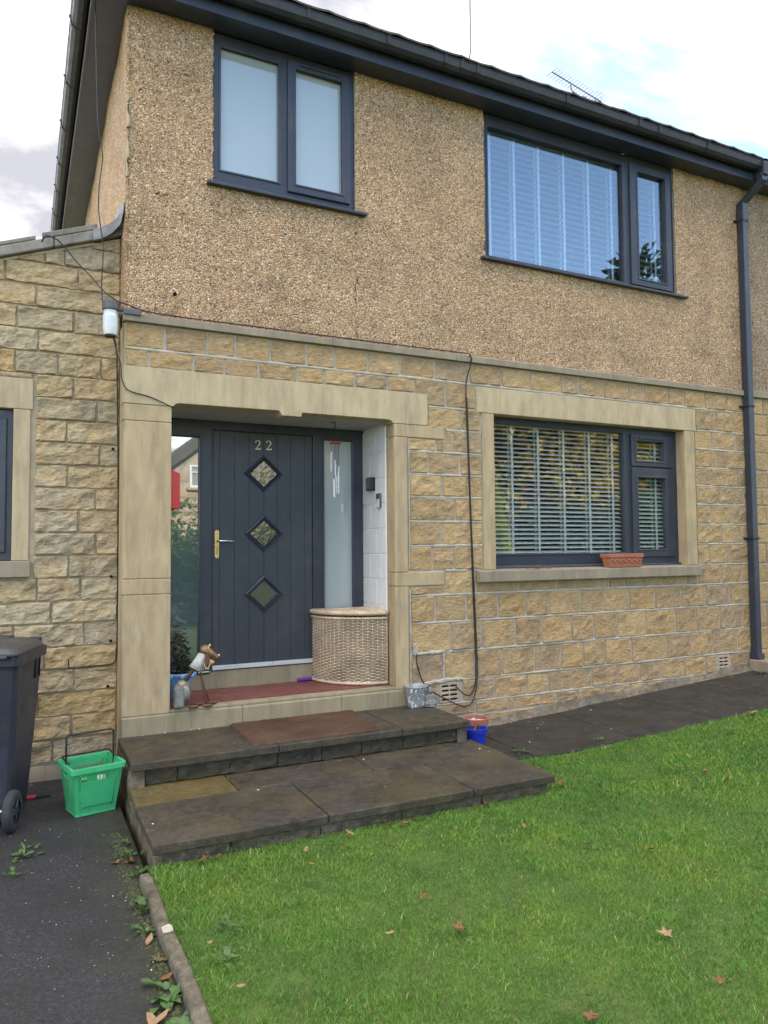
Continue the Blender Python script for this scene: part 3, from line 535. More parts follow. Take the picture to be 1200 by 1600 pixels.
# ---- windows
def sash(par, x0, x1, z0, z1, g, yf):
    m = MB(); m.plate(x0, x1, z0, z1, yf-0.022, yf+0.03, [g]); s_ = m.build('sash', 'anthracite', par, 0.007)
    MB().plate(g[0]-.014, g[1]+.014, g[2]-.014, g[3]+.014, yf-0.028, yf-0.012, [(g[0]+.004, g[1]-.004, g[2]+.004, g[3]-.004)]).build('glazing_bead', 'anthracite', par, 0.006); return s_
def pane(par, g, y, mat='glass'): return BX('pane', g[0]-.004, g[1]+.004, y, y+0.006, g[2]-.004, g[3]+.004, mat, par, 0)
y = 0.010
w1 = MB().plate(1.262, 2.458, 4.345, 5.543, y, y+0.06, [(1.327, 1.797, 4.462, 5.44), (1.90, 2.37, 4.44, 5.47)]).build('window', 'anthracite', house, 0.004)
MB().plate(1.313, 1.811, 4.448, 5.454, y-.007, y+.008, [(1.331, 1.793, 4.466, 5.436)]).build('glazing_bead', 'anthracite', w1, .005)
sash(w1, 1.866, 2.404, 4.40, 5.49, (1.930, 2.337, 4.468, 5.425), y); pane(w1, (1.327, 1.797, 4.462, 5.44), y+.028, 'frosted_window'); pane(w1, (1.93, 2.337, 4.468, 5.425), y+.016, 'frosted_window')
MB().prismx([(-.062, 4.312), (.04, 4.318), (.04, 4.350), (-.05, 4.340), (-.062, 4.332)], 1.218, 2.541).build('sill', 'anthracite', w1, .003)
BX('trickle_vent', 1.96, 2.31, y-.034, y-.022, 5.455, 5.472, 'anthracite', w1, .004)
w2 = MB().plate(3.729, 6.131, 4.176, 5.543, y, y+0.06, [(3.787, 5.425, 4.212, 5.43), (5.56, 6.05, 4.25, 5.45)]).build('window', 'anthracite', house, .004)
MB().plate(3.773, 5.439, 4.200, 5.444, y-.007, y+.008, [(3.790, 5.421, 4.215, 5.426)]).build('glazing_bead', 'anthracite', w2, .005)
sash(w2, 5.512, 6.078, 4.205, 5.47, (5.610, 6.002, 4.275, 5.395), y); pane(w2, (3.787, 5.425, 4.212, 5.43), y+.028, 'glass_upper'); pane(w2, (5.61, 6.002, 4.275, 5.395), y+.016, 'glass_upper')
MB().prismx([(-.062, 4.150), (.04, 4.152), (.04, 4.182), (-.05, 4.176), (-.062, 4.170)], 3.685, 6.25).build('sill', 'anthracite', w2, .003)
y = 0.105
w3 = MB().plate(3.79, 6.19, 1.37, 2.756, y, y+.06, [(3.86, 5.452, 1.492, 2.70), (5.58, 6.03, 2.40, 2.66), (5.58, 6.03, 1.50, 2.30)]).build('window', 'anthracite', house, .004)
MB().plate(3.846, 5.466, 1.478, 2.714, y-.007, y+.008, [(3.864, 5.448, 1.496, 2.696)]).build('glazing_bead', 'anthracite', w3, .005)
sash(w3, 5.540, 6.112, 2.368, 2.700, (5.602, 5.985, 2.424, 2.632), y); sash(w3, 5.540, 6.112, 1.446, 2.352, (5.610, 6.004, 1.522, 2.258), y)
pane(w3, (3.86, 5.452, 1.492, 2.70), y+.028); pane(w3, (5.602, 5.985, 2.424, 2.632), y+.016); pane(w3, (5.61, 6.004, 1.522, 2.258), y+.016)
MB().prismx([(y-.045, 1.356), (y+.04, 1.362), (y+.04, 1.392), (y-.03, 1.386), (y-.045, 1.376)], 3.81, 6.17).build('sill', 'anthracite', w3, .003)
BX('trickle_vent', 5.64, 5.98, y-.034, y-.022, 2.648, 2.664, 'anthracite', w3, .004)
# ---- venetian blinds
def blind(label, x0, x1, z0, z1, y, pitch, width, tilt, tapes, mat='slat_white'):
    t = thing('venetian_blind', label, 'blind', ((x0+x1)/2, y, z0), 'venetian blinds in the windows')
    BX('headrail', x0, x1, y-.02, y+.03, z1-.05, z1, mat, t, .003); BX('bottom_rail', x0, x1, y-.02, y+.02, z0, z0+.016, mat, t, .003)
    m = MB(); L_ = x1-x0; k = 4; vs = []; ca, sa = math.cos(tilt), math.sin(tilt)
    for x in (0, L_):
        for i in range(k+1):
            u = (i/k-.5)*width; c = 0.0035*(1-(2*u/width)**2); vs.append((x, u*ca-c*sa, u*sa+c*ca))
    me, _ = m.add(vs, [(i, i+1, k+2+i, k+1+i) for i in range(k)]).mesh('slat', mat, True, np.zeros(3))
    n = int((z1-.05-z0-.02)/pitch)
    for i in range(n): put('slat', me, (x0, y, z0+.03+(i+.3)*pitch), t)
    for tx in tapes:
        BX('ladder_tape', tx-.013, tx+.013, y-.5*width*ca-.007, y-.5*width*ca-.0055, z0, z1-.03, mat, t, 0); BX('ladder_tape', tx-.013, tx+.013, y+.5*width*ca+.0055, y+.5*width*ca+.007, z0, z1-.03, mat, t, 0)
    return t
blind('wide white slatted blind behind the main pane of the ground floor window', 3.87, 5.45, 1.47, 2.74, .185, .0425, .05, R(30), (4.113, 4.417, 4.725, 5.045, 5.345))
blind('narrow white slatted blind behind the right-hand sashes of the ground floor window', 5.57, 6.06, 1.47, 2.74, .185, .0425, .05, R(30), (5.93,))
blind('wide white slatted blind behind the main pane of the large upstairs window', 3.79, 5.43, 4.20, 5.48, .115, .0575, .046, R(2), (3.86, 4.139, 4.427, 4.733, 5.044, 5.345))
blind('narrow white slatted blind behind the side sash of the large upstairs window', 5.57, 6.05, 4.20, 5.48, .115, .0575, .046, R(2), (5.94,))
# ---- porch recess
for z in np.arange(0.42, 2.60, 0.218):
    z1 = min(z+.218, 2.625); k = int(round((z-.42)/.218)); ys = [0.141, 0.33, 0.62] if k % 2 else [0.141, 0.235, 0.45, 0.62]
    for a, b in zip(ys[:-1], ys[1:]):
        for x0, x1 in ((2.782, 2.90), (0.80, 0.982)): BX('painted_block', x0, x1, a+.0015, b-.0015, z+.0015, z1-.0015, 'white_paint', house, .005)
MB().box(2.79, 2.98, .14, .62, .40, 2.64).box(.72, .976, .14, .62, .40, 2.64).build('porch_reveal', 'white_paint', house)
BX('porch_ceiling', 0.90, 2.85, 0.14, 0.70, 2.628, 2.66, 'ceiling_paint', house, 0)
BX('porch_floor', 0.974, 2.784, 0.085, 0.63, 0.30, 0.421, 'red_tile', house, .002)
for a, b in ((0.642, 1.50), (1.502, 2.30), (2.302, 2.968)): MB().prismx([(-0.022, .20), (0.13, .20), (0.13, .389), (-0.012, .389), (-0.022, .380)], a, b).build('plinth_stone', 'plinth_stone', house, .006)
BX('porch_kerb', 0.974, 2.788, -0.010, 0.092, .388, .412, 'plinth_stone', house, .006)
BX('door_step', 0.974, 2.784, 0.595, 0.70, .40, .563, 'plinth_stone', house, .004)
# ---- front door with side lights
yd = 0.605
fr = MB().plate(0.968, 2.795, 0.565, 2.628, yd, yd+.07, [(1.035, 1.311, .66, 2.488), (1.412, 2.300, .602, 2.552), (2.402, 2.680, .66, 2.525)]).build('door_frame', 'anthracite', house, .005)
for g in ((1.035, 1.311, .66, 2.488), (2.402, 2.680, .66, 2.525)): MB().plate(g[0]-.014, g[1]+.014, g[2]-.014, g[3]+.014, yd-.010, yd+.006, [(g[0]+.003, g[1]-.003, g[2]+.003, g[3]-.003)]).build('glazing_bead', 'anthracite', fr, .005)
pane(fr, (1.035, 1.311, .66, 2.488), yd+.03, 'side_glass'); pane(fr, (2.402, 2.680, .66, 2.525), yd+.03, 'frosted_glass')
door = BX('door', 1.414, 2.298, yd+.014, yd+.06, .604, 2.550, 'door_paint', house, .002)
pe = [1.420, 1.475, 1.601, 1.727, 1.856, 1.975, 2.096, 2.225, 2.292]
for a, b in zip(pe[:-1], pe[1:]): BX('plank', a+.0022, b-.0022, yd+.008, yd+.02, .61, 2.545, 'door_paint', door, .003)
for zc in (2.199, 1.690, 1.181):
    def dia(rx, rz_): return [(1.853-rx, zc), (1.853, zc-rz_), (1.853+rx, zc), (1.853, zc+rz_)]
    m = MB(); lv = [(.172, .160, yd+.010), (.168, .156, yd-.008), (.150, .139, yd-.016), (.138, .128, yd-.004), (.130, .120, yd-.010), (.116, .108, yd+.004)]
    vs = []
    for rx, rz_, yy in lv: vs += [(x, yy, z) for x, z in dia(rx, rz_)]
    m.add(vs, [(i*4+k, i*4+(k+1) % 4, i*4+4+(k+1) % 4, i*4+4+k) for i in range(len(lv)-1) for k in range(4)]).build('diamond_moulding', 'anthracite', door, fix=True)
    MB().prism(dia(.118, .110), yd+.002, yd+.006).build('pane', 'diamond_glass', door)
def numeral(cx, cz, s):
    pts = [(-.020, .022), (-.023, .030), (-.016, .039), (-.004, .0415), (.010, .039), (.018, .030), (.018, .018), (.012, .004), (.002, -.010), (-.010, -.024), (-.022, -.036)]
    wd_ = [.0045, .005, .003, .0025, .004, .006, .0068, .006, .0045, .0032, .0025]; m = MB(); vs = []
    for i, (x, z) in enumerate(pts):
        a = pts[max(0, i-1)]; b = pts[min(len(pts)-1, i+1)]; t = Vector((b[0]-a[0], b[1]-a[1])).normalized(); nx, nz_ = -t.y, t.x
        for sg in (1, -1):
            for yy in (-.006, .006): vs.append((cx+s*(x+sg*nx*wd_[i]*.62), yd+.004+yy, cz+s*(z+sg*nz_*wd_[i]*.62)))
    f = []
    for i in range(len(pts)-1):
        o = i*4
        f += [(o, o+4, o+6, o+2), (o+1, o+3, o+7, o+5), (o, o+1, o+5, o+4), (o+2, o+6, o+7, o+3)]
    m.add(vs, f); m.box(cx-s*.0245, cx+s*.023, yd-.002, yd+.010, cz-s*.0415, cz-s*.034); m.box(cx+s*.019, cx+s*.0245, yd-.002, yd+.010, cz-s*.0415, cz-s*.026)
    return m.build('numeral', 'numeral', door, fix=True)
numeral(1.802, 2.444, .92); numeral(1.899, 2.446, .92)
hd = MB().prism([(1.434, 1.492), (1.440, 1.484), (1.452, 1.482), (1.464, 1.484), (1.470, 1.492), (1.470, 1.708), (1.464, 1.716), (1.452, 1.719), (1.440, 1.716), (1.434, 1.708)], yd-.006, yd+.009).build('handle_plate', 'brass', door, .003)
MB().tube([(1.452, yd-.004, 1.628), (1.452, yd-.045, 1.628), (1.462, yd-.055, 1.628), (1.52, yd-.056, 1.6265), (1.592, yd-.052, 1.623)], [.009, .008, .0085, .008, .0065], 10).build('lever', 'steel', door, smooth=True)
MB().tube([(1.452, yd-.010, 1.545), (1.452, yd+.002, 1.545)], .008, 12).build('keyhole', 'steel', door)
BX('threshold', 1.414, 2.298, yd-.022, yd+.012, .572, .606, 'threshold_metal', door, .003)
BX('threshold_base', 1.33, 2.42, yd-.014, yd+.002, .5655, .571, 'anthracite', door, 0)
# ================================================================== DOWNPIPE
m = MB(); dp = thing('downpipe', 'square dark grey downpipe with swan neck at the right end of the house', 'downpipe', (7.14, -.06, .36))
MB().box(7.075, 7.155, -.10, -.022, .36, 5.24).build('pipe', 'fascia', dp, .006)
MB().box(7.069, 7.161, -.106, -.016, 5.12, 5.25).build('socket', 'fascia', dp, .006)
def sq(pts, w=.04):
    vs = []
    for p in pts: vs += [(p[0]-w, p[1]-w, p[2]), (p[0]+w, p[1]-w, p[2]), (p[0]+w, p[1]+w, p[2]), (p[0]-w, p[1]+w, p[2])]
    n = len(pts); return MB().add(vs, [(i*4+k, i*4+(k+1) % 4, i*4+4+(k+1) % 4, i*4+4+k) for i in range(n-1) for k in range(4)]+[(3, 2, 1, 0), (n*4-4, n*4-3, n*4-2, n*4-1)])
sq([(7.115, -.061, 5.24), (7.115, -.061, 5.33), (7.16, -.28, 5.50), (7.16, -.28, 5.58)], .042).build('swan_neck', 'fascia', dp, .005)
for z in (5.13, 3.06, 1.62):
    MB().box(7.066, 7.164, -.108, -.014, z, z+.022).box(7.03, 7.20, -.026, -.012, z-.002, z+.024).build('clip', 'gutter_black', dp, .003)
MB().box(7.065, 7.165, -.12, -.012, .33, .40).build('shoe', 'fascia', dp, .006)
# ================================================================== STEPS
steps = thing('front_steps', 'two broad dark stone steps in front of the porch', 'steps', (1.85, -.85, -.06))
BX('core', .66, 3.03, -1.60, -.03, -.30, .045, 'rough_concrete', steps, .02)
def slabp(x0, x1, y0, y1, z0, z1, mat='step_slab'):
    m = MB(); nx = max(3, int((x1-x0)/.12)); ny = max(3, int((y1-y0)/.12)); xs = np.linspace(x0, x1, nx); ys = np.linspace(y0, y1, ny)
    Xg, Yg = np.meshgrid(xs, ys); n = 0.004*(fbm(Xg*5, Yg*5, 3)-.45); ed = (hash2(Xg*31, Yg*17)-.5)*.006
    Xj = Xg+np.where((Xg == x0) | (Xg == x1), ed, 0); Yj = Yg+np.where((Yg == y0) | (Yg == y1), ed, 0)
    v = np.stack([Xj, Yj, z1+n], -1).reshape(-1, 3).tolist(); f = [(j*nx+i, j*nx+i+1, (j+1)*nx+i+1, (j+1)*nx+i) for j in range(ny-1) for i in range(nx-1)]
    ring = list(range(nx))+[j*nx+nx-1 for j in range(1, ny)]+[(ny-1)*nx+i for i in range(nx-2, -1, -1)]+[j*nx for j in range(ny-2, 0, -1)]
    o = len(v); v += [[v[k][0], v[k][1], z0] for k in ring]; r = len(ring); f += [(ring[k], o+k, o+(k+1) % r, ring[(k+1) % r]) for k in range(r)]; f.append(tuple(o+k for k in range(r)))
    return m.add(v, f).build('tread_slab', mat, steps, .007, fix=True)
g = .0025
for x0, x1, mt in ((.615, 1.556, 'step_slab'), (1.556, 2.48, 'step_slab'), (2.48, 3.055, 'step_slab')): slabp(x0+g, x1-g, -.722, -.024, .205, .256, mt)
for x0, x1, mt in ((.606, 1.20, 'step_slab_mossy'), (1.20, 2.10, 'step_slab'), (2.10, 3.09, 'step_slab')): slabp(x0+g, x1-g, -1.030, -.672, .052, .101, mt)
for x0, x1 in ((.598, 1.531), (1.531, 2.470), (2.470, 3.085)): slabp(x0+g, x1-g, -1.668, -1.036, .050, .100)
xs = [.640, .90, 1.234, 1.556, 1.872, 2.17, 2.50, 2.78, 3.035]
for i, (a, b) in enumerate(zip(xs[:-1], xs[1:])):
    put('riser_stone', block_mesh('riser_stone', b-a-.004, .100, .08, .012, 900+i, 'riser_stone', rock=.030, nz=6, nx=max(5, int((b-a)/.03)), smooth=False), (a+.004, -.672, .104), steps)
for a, b in ((.640, 1.0), (1.0, 1.5), (1.5, 2.0), (2.0, 2.55), (2.55, 3.05)):
    put('base_stone', block_mesh('base_stone', b-a-.006, .26, .08, .012, int(a*100), 'rough_concrete', rock=.035, nz=8, nx=14, smooth=False), (a+.003, -1.618, -.21), steps)
for i, (a, b) in enumerate(((-1.62, -1.2), (-1.2, -.75), (-.70, -.35), (-.35, -.02))):      # left flank of the steps
    top = .05 if i < 2 else .20
    me = block_mesh('base_stone', b-a-.006, top+.21, .08, .010, 40+i, 'rough_concrete', rock=.022, nz=6); o = put('base_stone', me, (.622, b-.003, -.21), steps); o.rotation_euler = (0, 0, R(-90))
for i, (a, b) in enumerate(((-1.62, -.7), (-.70, -.02))):
    me = block_mesh('base_stone', b-a-.006, (.05 if i < 1 else .20)+.31, .08, .010, 60+i, 'rough_concrete', rock=.022, nz=6); o = put('base_stone', me, (3.03, a+.003, -.31), steps); o.rotation_euler = (0, 0, R(90))

# ================================================================== SINGLE-STOREY EXTENSION ON THE LEFT
YW = .25
wing = thing('stone_extension', 'single-storey rock-faced stone extension with sloping roof on the left', 'building', (-1.0, YW, -.1))
WING = [(3.616,3.455,[-.9,-.13,.345,.640]),(3.455,3.294,[-1.3,-.9,-.4,.069,.640]),(3.294,3.133,[-1.8,-1.2,-.62,-.053,.321,.640]),(3.133,2.972,[-2.2,-1.7,-1.0,-.42,.088,.640]),(2.972,2.811,[-2.4,-1.6,-.9,-.5,-.058,.218,.508,.640]),(2.811,2.65,[.075,.323,.640]),(2.65,2.489,[.075,.482,.640]),(2.489,2.328,[.075,.281,.640]),(2.328,2.167,[.075,.505,.640]),(2.167,2.006,[.075,.289,.640]),(2.006,1.845,[.075,.477,.640]),(1.845,1.684,[.075,.367,.640]),(1.684,1.523,[.075,.485,.640]),(1.523,1.362,[.075,.304,.640]),(1.362,1.201,[-1.4,-.8,-.35,.102,.387,.640]),(1.201,1.04,[-1.3,-.7,-.3,.196,.640]),(1.04,.879,[-1.4,-.9,-.5,-.041,.412,.640]),(.879,.718,[-1.2,-.8,-.35,.151,.640]),(.718,.557,[-1.4,-.9,-.2,.348,.640]),(.557,.396,[-1.2,-.7,-.3,.115,.640]),(.396,.235,[-1.4,-.8,-.2,.335,.640]),(.235,.074,[-1.3,-.7,-.2,.216,.640])]
stones(wing, WING, YW, 'rock_stone', .012, .018, .030, nz=8, nxs=.022)
sl_ = math.tan(R(20.2)); vz = lambda x: 3.899+(x-.643)*sl_          # underside of the verge
# stones cut by the slope
def cutstone(poly, seed):                     # rock-faced block whose top edge follows the slope
    x0, x1 = min(p[0] for p in poly), max(p[0] for p in poly); z0 = min(p[1] for p in poly); cap = max(p[1] for p in poly) if seed == 1 else 99
    me = block_mesh('stone', x1-x0, .10, .05, .018, 500+seed, 'rock_stone', nx=max(5, int((x1-x0)/.022)), nz=8, rock=.036, smooth=False)
    for v in me.vertices: v.co.z = v.co.z/.10*(min(vz(x0+v.co.x)-.008, 3.772 if seed == 1 else 9)-z0)
    me.update(); return put('stone', me, (x0, YW, z0), wing)
cutstone([(.256, 3.622), (.634, 3.622), (.634, 3.772), (.43, vz(.43)-.006), (.256, vz(.256)-.006)], 1)
cutstone([(.44, 3.780), (.634, 3.780), (.634, vz(.634)-.008), (.445, vz(.445)-.006)], 2)
cutstone([(.126, 3.622), (.246, 3.622), (.246, vz(.246)-.006), (.126, vz(.126)-.006)], 3)
cutstone([(-.10, 3.622), (.118, 3.622), (.118, vz(.118)-.006), (-.09, vz(-.09)-.004)], 4)
MB().prism([(-2.6, -.2), (-.70, -.2), (-.70, 2.80), (.04, 2.80), (.04, -.2), (.640, -.2), (.640, vz(.640)), (-2.6, vz(-2.6))], YW+.007, YW+.25).build('pointing', 'mortar_tan', wing)
BX('pointing', -.70, .04, YW+.007, YW+.25, -.2, 1.37, 'mortar_tan', wing, 0)
put('base_course', block_mesh('base_course', .62, .25, .05, .010, 77, 'sill_stone', rock=.006), (.012, YW-.004, -.19), wing)
put('base_course', block_mesh('base_course', .80, .25, .05, .010, 78, 'sill_stone', rock=.006), (-.80, YW-.004, -.19), wing)
# window of the extension
MB().box(-.85, .060, YW-.012, YW+.12, 2.553, 2.772).build('window_lintel', 'ashlar_pale', wing, .005)
BX('window_jamb', -.062, .046, YW-.012, YW+.12, 1.49, 2.551, 'ashlar_pale', wing, .005)
MB().box(-.85, .058, YW-.05, YW+.12, 1.374, 1.488).build('window_sill', 'sill_stone', wing, .006)
put('stone', block_mesh('stone', .85, .034, .05, .012, 71, 'rock_stone', rock=.01, nz=3), (-.80, YW, 2.775), wing)
ww = MB().plate(-.80, -.062, 1.49, 2.551, YW+.05, YW+.11, [(-.72, -.14, 1.60, 2.44)]).build('window', 'anthracite', wing, .004)
MB().plate(-.76, -.10, 1.545, 2.49, YW+.025, YW+.08, [(-.69, -.17, 1.62, 2.42)]).build('sash', 'anthracite', ww, .008); pane(ww, (-.70, -.16, 1.61, 2.43), YW+.06)
MB().box(-2.6, .60, 2.6, 2.7, -.1, 3.0).box(-2.6, -2.4, .5, 2.6, -.1, 3.0).box(-2.6, .60, .5, 2.6, 2.9, 2.95).build('inner_walls', 'room', wing)
# verge of thick stone slates, roof behind
xs = [-2.6, -1.9, -1.25, -.72, -.22, .18, .645]
MB().prism([(-2.6, vz(-2.6)+.021), (.635, vz(.635)+.02), (.635, vz(.635)+.06), (-2.6, vz(-2.6)+.06)], YW-.02, 6.0).build('roof', 'slate', wing)
for i, (a, b) in enumerate(zip(xs[:-1], xs[1:])):
    j = .004*random.random()
    MB().prism([(a+.003, vz(a)+.002+j), (b-.003, vz(b)+.002+j), (b-.003, vz(b)+.076+j), (a+.003, vz(a)+.076+j)], YW-.055, YW+.02).build('verge_slab', 'slate', wing, .008)
for a, b, d in ((-.9, -.36, .0), (-.30, .06, .0), (.10, .47, .012)):
    MB().prism([(a, vz(a)+.082), (b, vz(b)+.082), (b, vz(b)+.112+d), (a, vz(a)+.112+d)], YW-.048, YW+.35).build('roof_slate', 'slate', wing, .006)
MB().prism([(-2.6, vz(-2.6)-.02), (.45, vz(.45)-.022), (.45, vz(.45)), (-2.6, vz(-2.6))], YW-.016, YW+.02).build('verge_mortar', 'mortar_tan', wing, .004)
# lead flashing curling up the corner
n = 8; vs = []
for i in range(n):
    u = i/(n-1); x = .44+.20*math.sin(u*math.pi/2); z = vz(.44)+.07+.11*(1-math.cos(u*math.pi/2))+.06*u
    if u > .75: x -= .01
    vs += [(x, YW-.075+.02*u-.18*u*u, z-.075*(1-.5*u)), (x-.004, YW-.075+.02*u-.15*u*u, z+.01+.03*u), (x-.02, YW+.20, z+.03+.03*u)]
MB().add(vs, [(i*3+k, i*3+3+k, i*3+4+k, i*3+1+k) for i in range(n-1) for k in range(2)]).build('lead_flashing', 'lead', wing, smooth=True)

# ================================================================== ADJOINING HOUSE ON THE RIGHT
nb = thing('adjoining_house', 'greyer pebble-dashed half of the pair beyond the downpipe at right edge', 'house', (10.3, 0, 0))
zsn = [3.19, 3.005, 2.773, 2.577, 2.377, 2.184, 1.99, 1.781, 1.573, 1.36, 1.153, .922, .667, .418, .222]
NB = []
for z1, z0 in zip(zsn[:-1], zsn[1:]):
    x = 7.205; xs = [x]
    x += .12+.22*random.random(); xs.append(x)
    while x < 9.3: x += .26+.16*random.random(); xs.append(x)
    NB.append((z1, z0, xs))
stones(nb, NB, 0.0, 'stone', .017, .012, .009)
BX('pointing', 7.202, 13.4, .0015, .26, -.1, 3.2, 'mortar_grey', nb, 0)
BX('string_course', 7.203, 13.4, -.042, .05, 3.192, 3.262, 'sill_stone', nb, .004)
skin('pebbledash_front', 7.205, 13.4, 3.252, 5.56, -.010, 'roughcast_grey', nb, (), .04)
MB().box(7.203, 13.4, .01, 8.0, 3.2, 5.56).box(7.203, 13.4, .262, 8.0, 0, 3.2).build('wall_body', 'mortar_grey', nb)
MB().box(7.202, 13.6, -.185, 0.0, 5.545, 5.56).build('soffit', 'fascia', nb); MB().box(7.202, 13.6, -.205, -.185, 5.535, 5.73).build('fascia_board', 'fascia', nb)
g3 = gutter(nb, 7.204, 13.6, -.206, 'x')
BX('gutter_union', 7.22, 7.33, -.338, -.20, 5.60, 5.725, 'threshold_metal', g3, .004)
m = MB(); m.add([(7.203, -.29, 5.745), (13.6, -.29, 5.745), (10.0, 4.0, rz), (7.203, 4.0, rz), (7.203, 8.3, 5.745), (13.6, 8.3, 5.745)], [(0, 1, 2, 3), (1, 5, 2), (3, 2, 5, 4)])
r2 = m.build('roof', 'roof_tile', nb)
for i in range(18): put('tile', tm, (7.21+i*.306, -.315, 5.735+.006*random.random()), r2)
MB().prismz([(7.04, -.02), (7.03, -.55), (8.2, -.55), (8.2, -.02)], .10, .335).build('low_stone_kerb', 'sill_stone', nb, .012)

# ================================================================== KERB EDGING
def kx(y): return .552+.018*(-1.75-y)*.5
ks = [-1.74, -2.36, -3.27, -4.18, -5.1, -6.0]
for i, (a, b) in enumerate(zip(ks[:-1], ks[1:])):
    lab = ['short kerb stone at the foot of the steps beside the lawn', 'long kerb stone with a pale patch at its far end', 'kerb stone running off the bottom edge of the picture', 'kerb stone just behind the camera', 'kerb stone farthest behind the camera'][i]
    nseg = 8; vs = []
    for k in range(nseg+1):
        y = a-.004+(b-a+.008)*k/nseg; x = kx(y)+.004*math.sin(y*9); o = .004*(random.random()-.5)
        vs += [(x-.028, y, -.25), (x-.026+o, y, .000+o), (x-.018, y, .010+o), (x+.020, y, .011+o), (x+.028+o, y, .0), (x+.028, y, -.25)]
    f = [(k*6+j, k*6+j+1, k*6+7+j, k*6+6+j) for k in range(nseg) for j in range(5)]+[(5, 4, 3, 2, 1, 0), tuple(nseg*6+j for j in range(6))]
    tag(MB().add(vs, f).build('kerb_stone', 'kerb', None, .004, fix=True), lab, 'kerb', 'kerb stones between drive and lawn')
tag(MB().prismz([(kx(-2.33)-.021, -2.352), (kx(-2.33)-.004, -2.358), (kx(-2.33)+.020, -2.350), (kx(-2.33)+.022, -2.312), (kx(-2.33)+.012, -2.290), (kx(-2.33)-.008, -2.296), (kx(-2.33)-.022, -2.305)], .009, .0128).build('cement_patch', 'mortar_grey', None, .001), 'pale cement patch on top of the kerb joint', 'patch')

# ================================================================== THINGS IN THE PORCH
FZ = .4215
# corner laundry basket
hb = thing('wicker_basket', 'woven quarter-round wicker laundry basket in the corner of the porch', 'basket', (2.52, .35, FZ))
cx, cy, rr = 2.768, .585, .488
def arc(r, n, z, c=(cx, cy)): return [(c[0]-r*math.cos(t), c[1]-r*math.sin(t), z) for t in np.linspace(0, math.pi/2, n)]
def outline(r, z, n=40, rc=.03):      # closed loop: arc plus the two straight backs
    a = arc(r, n, z); return a+[(cx-.004, cy-r*.5, z), (cx-.004, cy, z), (cx-r*.5, cy-.004, z)]
H = .565
m = MB(); nst = 18; sub = 4; rows = 40; vs = []
loopn = nst*sub
for rrow in range(rows):
    z = FZ+.03+rrow*(H-.05)/rows; ph = rrow % 2
    pts = []
    for k in range(loopn+1):
        t = math.pi/2*k/loopn; w = .0085*math.cos(math.pi*k/sub+math.pi*ph); r = rr-.008+w; pts.append((cx-r*math.cos(t), cy-r*math.sin(t), z+.0012*random.random()))
    m.tube(pts, .0052, 5, True)
    m.tube([(cx-rr+.01, cy-.005, z), (cx-.006, cy-.005, z)], .005, 4); m.tube([(cx-.006, cy-.005, z), (cx-.006, cy-rr+.01, z)], .005, 4)
tag(m.build('weave', 'wicker', hb, smooth=True), kind='stuff')
m = MB()
for k in range(nst+1):
    t = math.pi/2*k/nst; r = rr-.009; m.tube([(cx-r*math.cos(t), cy-r*math.sin(t), FZ+.01), (cx-r*math.cos(t), cy-r*math.sin(t), FZ+H)], .0052, 5)
tag(m.build('stakes', 'wicker', hb, smooth=True), kind='stuff')
def ropeloop(r, z, rad, name):
    p = outline(r, z, 48); p = p+[p[0]]; q = []
    for i, v in enumerate(p): q.append(v)
    return MB().tube(q, rad, 8, False).build(name, 'wicker', hb, smooth=True)
ropeloop(rr, FZ+.014, .013, 'base_rim'); ropeloop(rr+.002, FZ+H-.014, .011, 'top_rim'); ropeloop(rr+.006, FZ+H+.028, .019, 'lid_rim')
m = MB(); nl = 30
for i in range(nl):
    t0 = (i+.5)/nl; x = cx-rr*t0; yl = cy-math.sqrt(max(0, rr*rr-(rr*t0)**2)); pts = []
    for k in range(15):
        v = k/14; yy = cy-.01+(yl+.015-cy)*v; pts.append((x, yy, FZ+H+.034+.022*math.sin(v*math.pi)*(1-t0*.5)+.003*math.cos(k*math.pi+i*math.pi)))
    m.tube(pts, .0085, 5)
tag(m.build('lid_weave', 'wicker', hb, smooth=True), kind='stuff')
MB().add([(cx-.03, cy-.03, FZ+.02)]+arc(rr-.03, 12, FZ+.02), [tuple(range(13))]).build('base_board', 'wood_brown', hb)
q = arc(rr-.028, 24, FZ+.03)+arc(rr-.028, 24, FZ+H); MB().add(q, [(i, i+1, 25+i, 24+i) for i in range(23)]).build('gap_shade', 'gap_shade', hb)  # near-black sheet added behind the weave so its gaps look shaded
# purple stick
tag(MB().tube([(2.135, .555, FZ+.016), (2.30, .585, FZ+.016)], .014, 10).build('toy_stick', 'purple', None, smooth=False), 'purple foam stick lying on the porch floor beside the wicker basket', 'toy')
# wind chime
wx, wy = 2.376, .275
wc = thing('wind_chime', 'wind chime of pale tubes spiralling under a red disc in the porch', 'wind chime', (wx, wy, 1.96))
MB().tube([(wx-.045, wy, 2.626), (wx, wy, 2.624), (wx+.004, wy, 2.60), (wx-.004, wy, 2.575), (wx-.012, wy, 2.585)], .006, 6).build('hook', 'lamp_grey', wc)
MB().tube([(wx, wy, 2.58), (wx, wy, 2.50)], .0015, 4).build('cord', 'cable', wc); MB().ball((wx, wy, 2.505), .006, .006, .008, 8, 6).build('bead', 'wood_brown', wc)
m = MB()
for k in range(4): a = k*math.pi/2+.4; m.tube([(wx, wy, 2.50), (wx+.036*math.cos(a), wy+.036*math.sin(a), 2.452)], .0013, 4)
m.build('cord', 'cable', wc)
MB().lathe([(0, 0), (.046, 0), (.049, .005), (.046, .011), (0, .011)], (wx, wy, 2.442), 24).build('disc', 'red_box', wc)
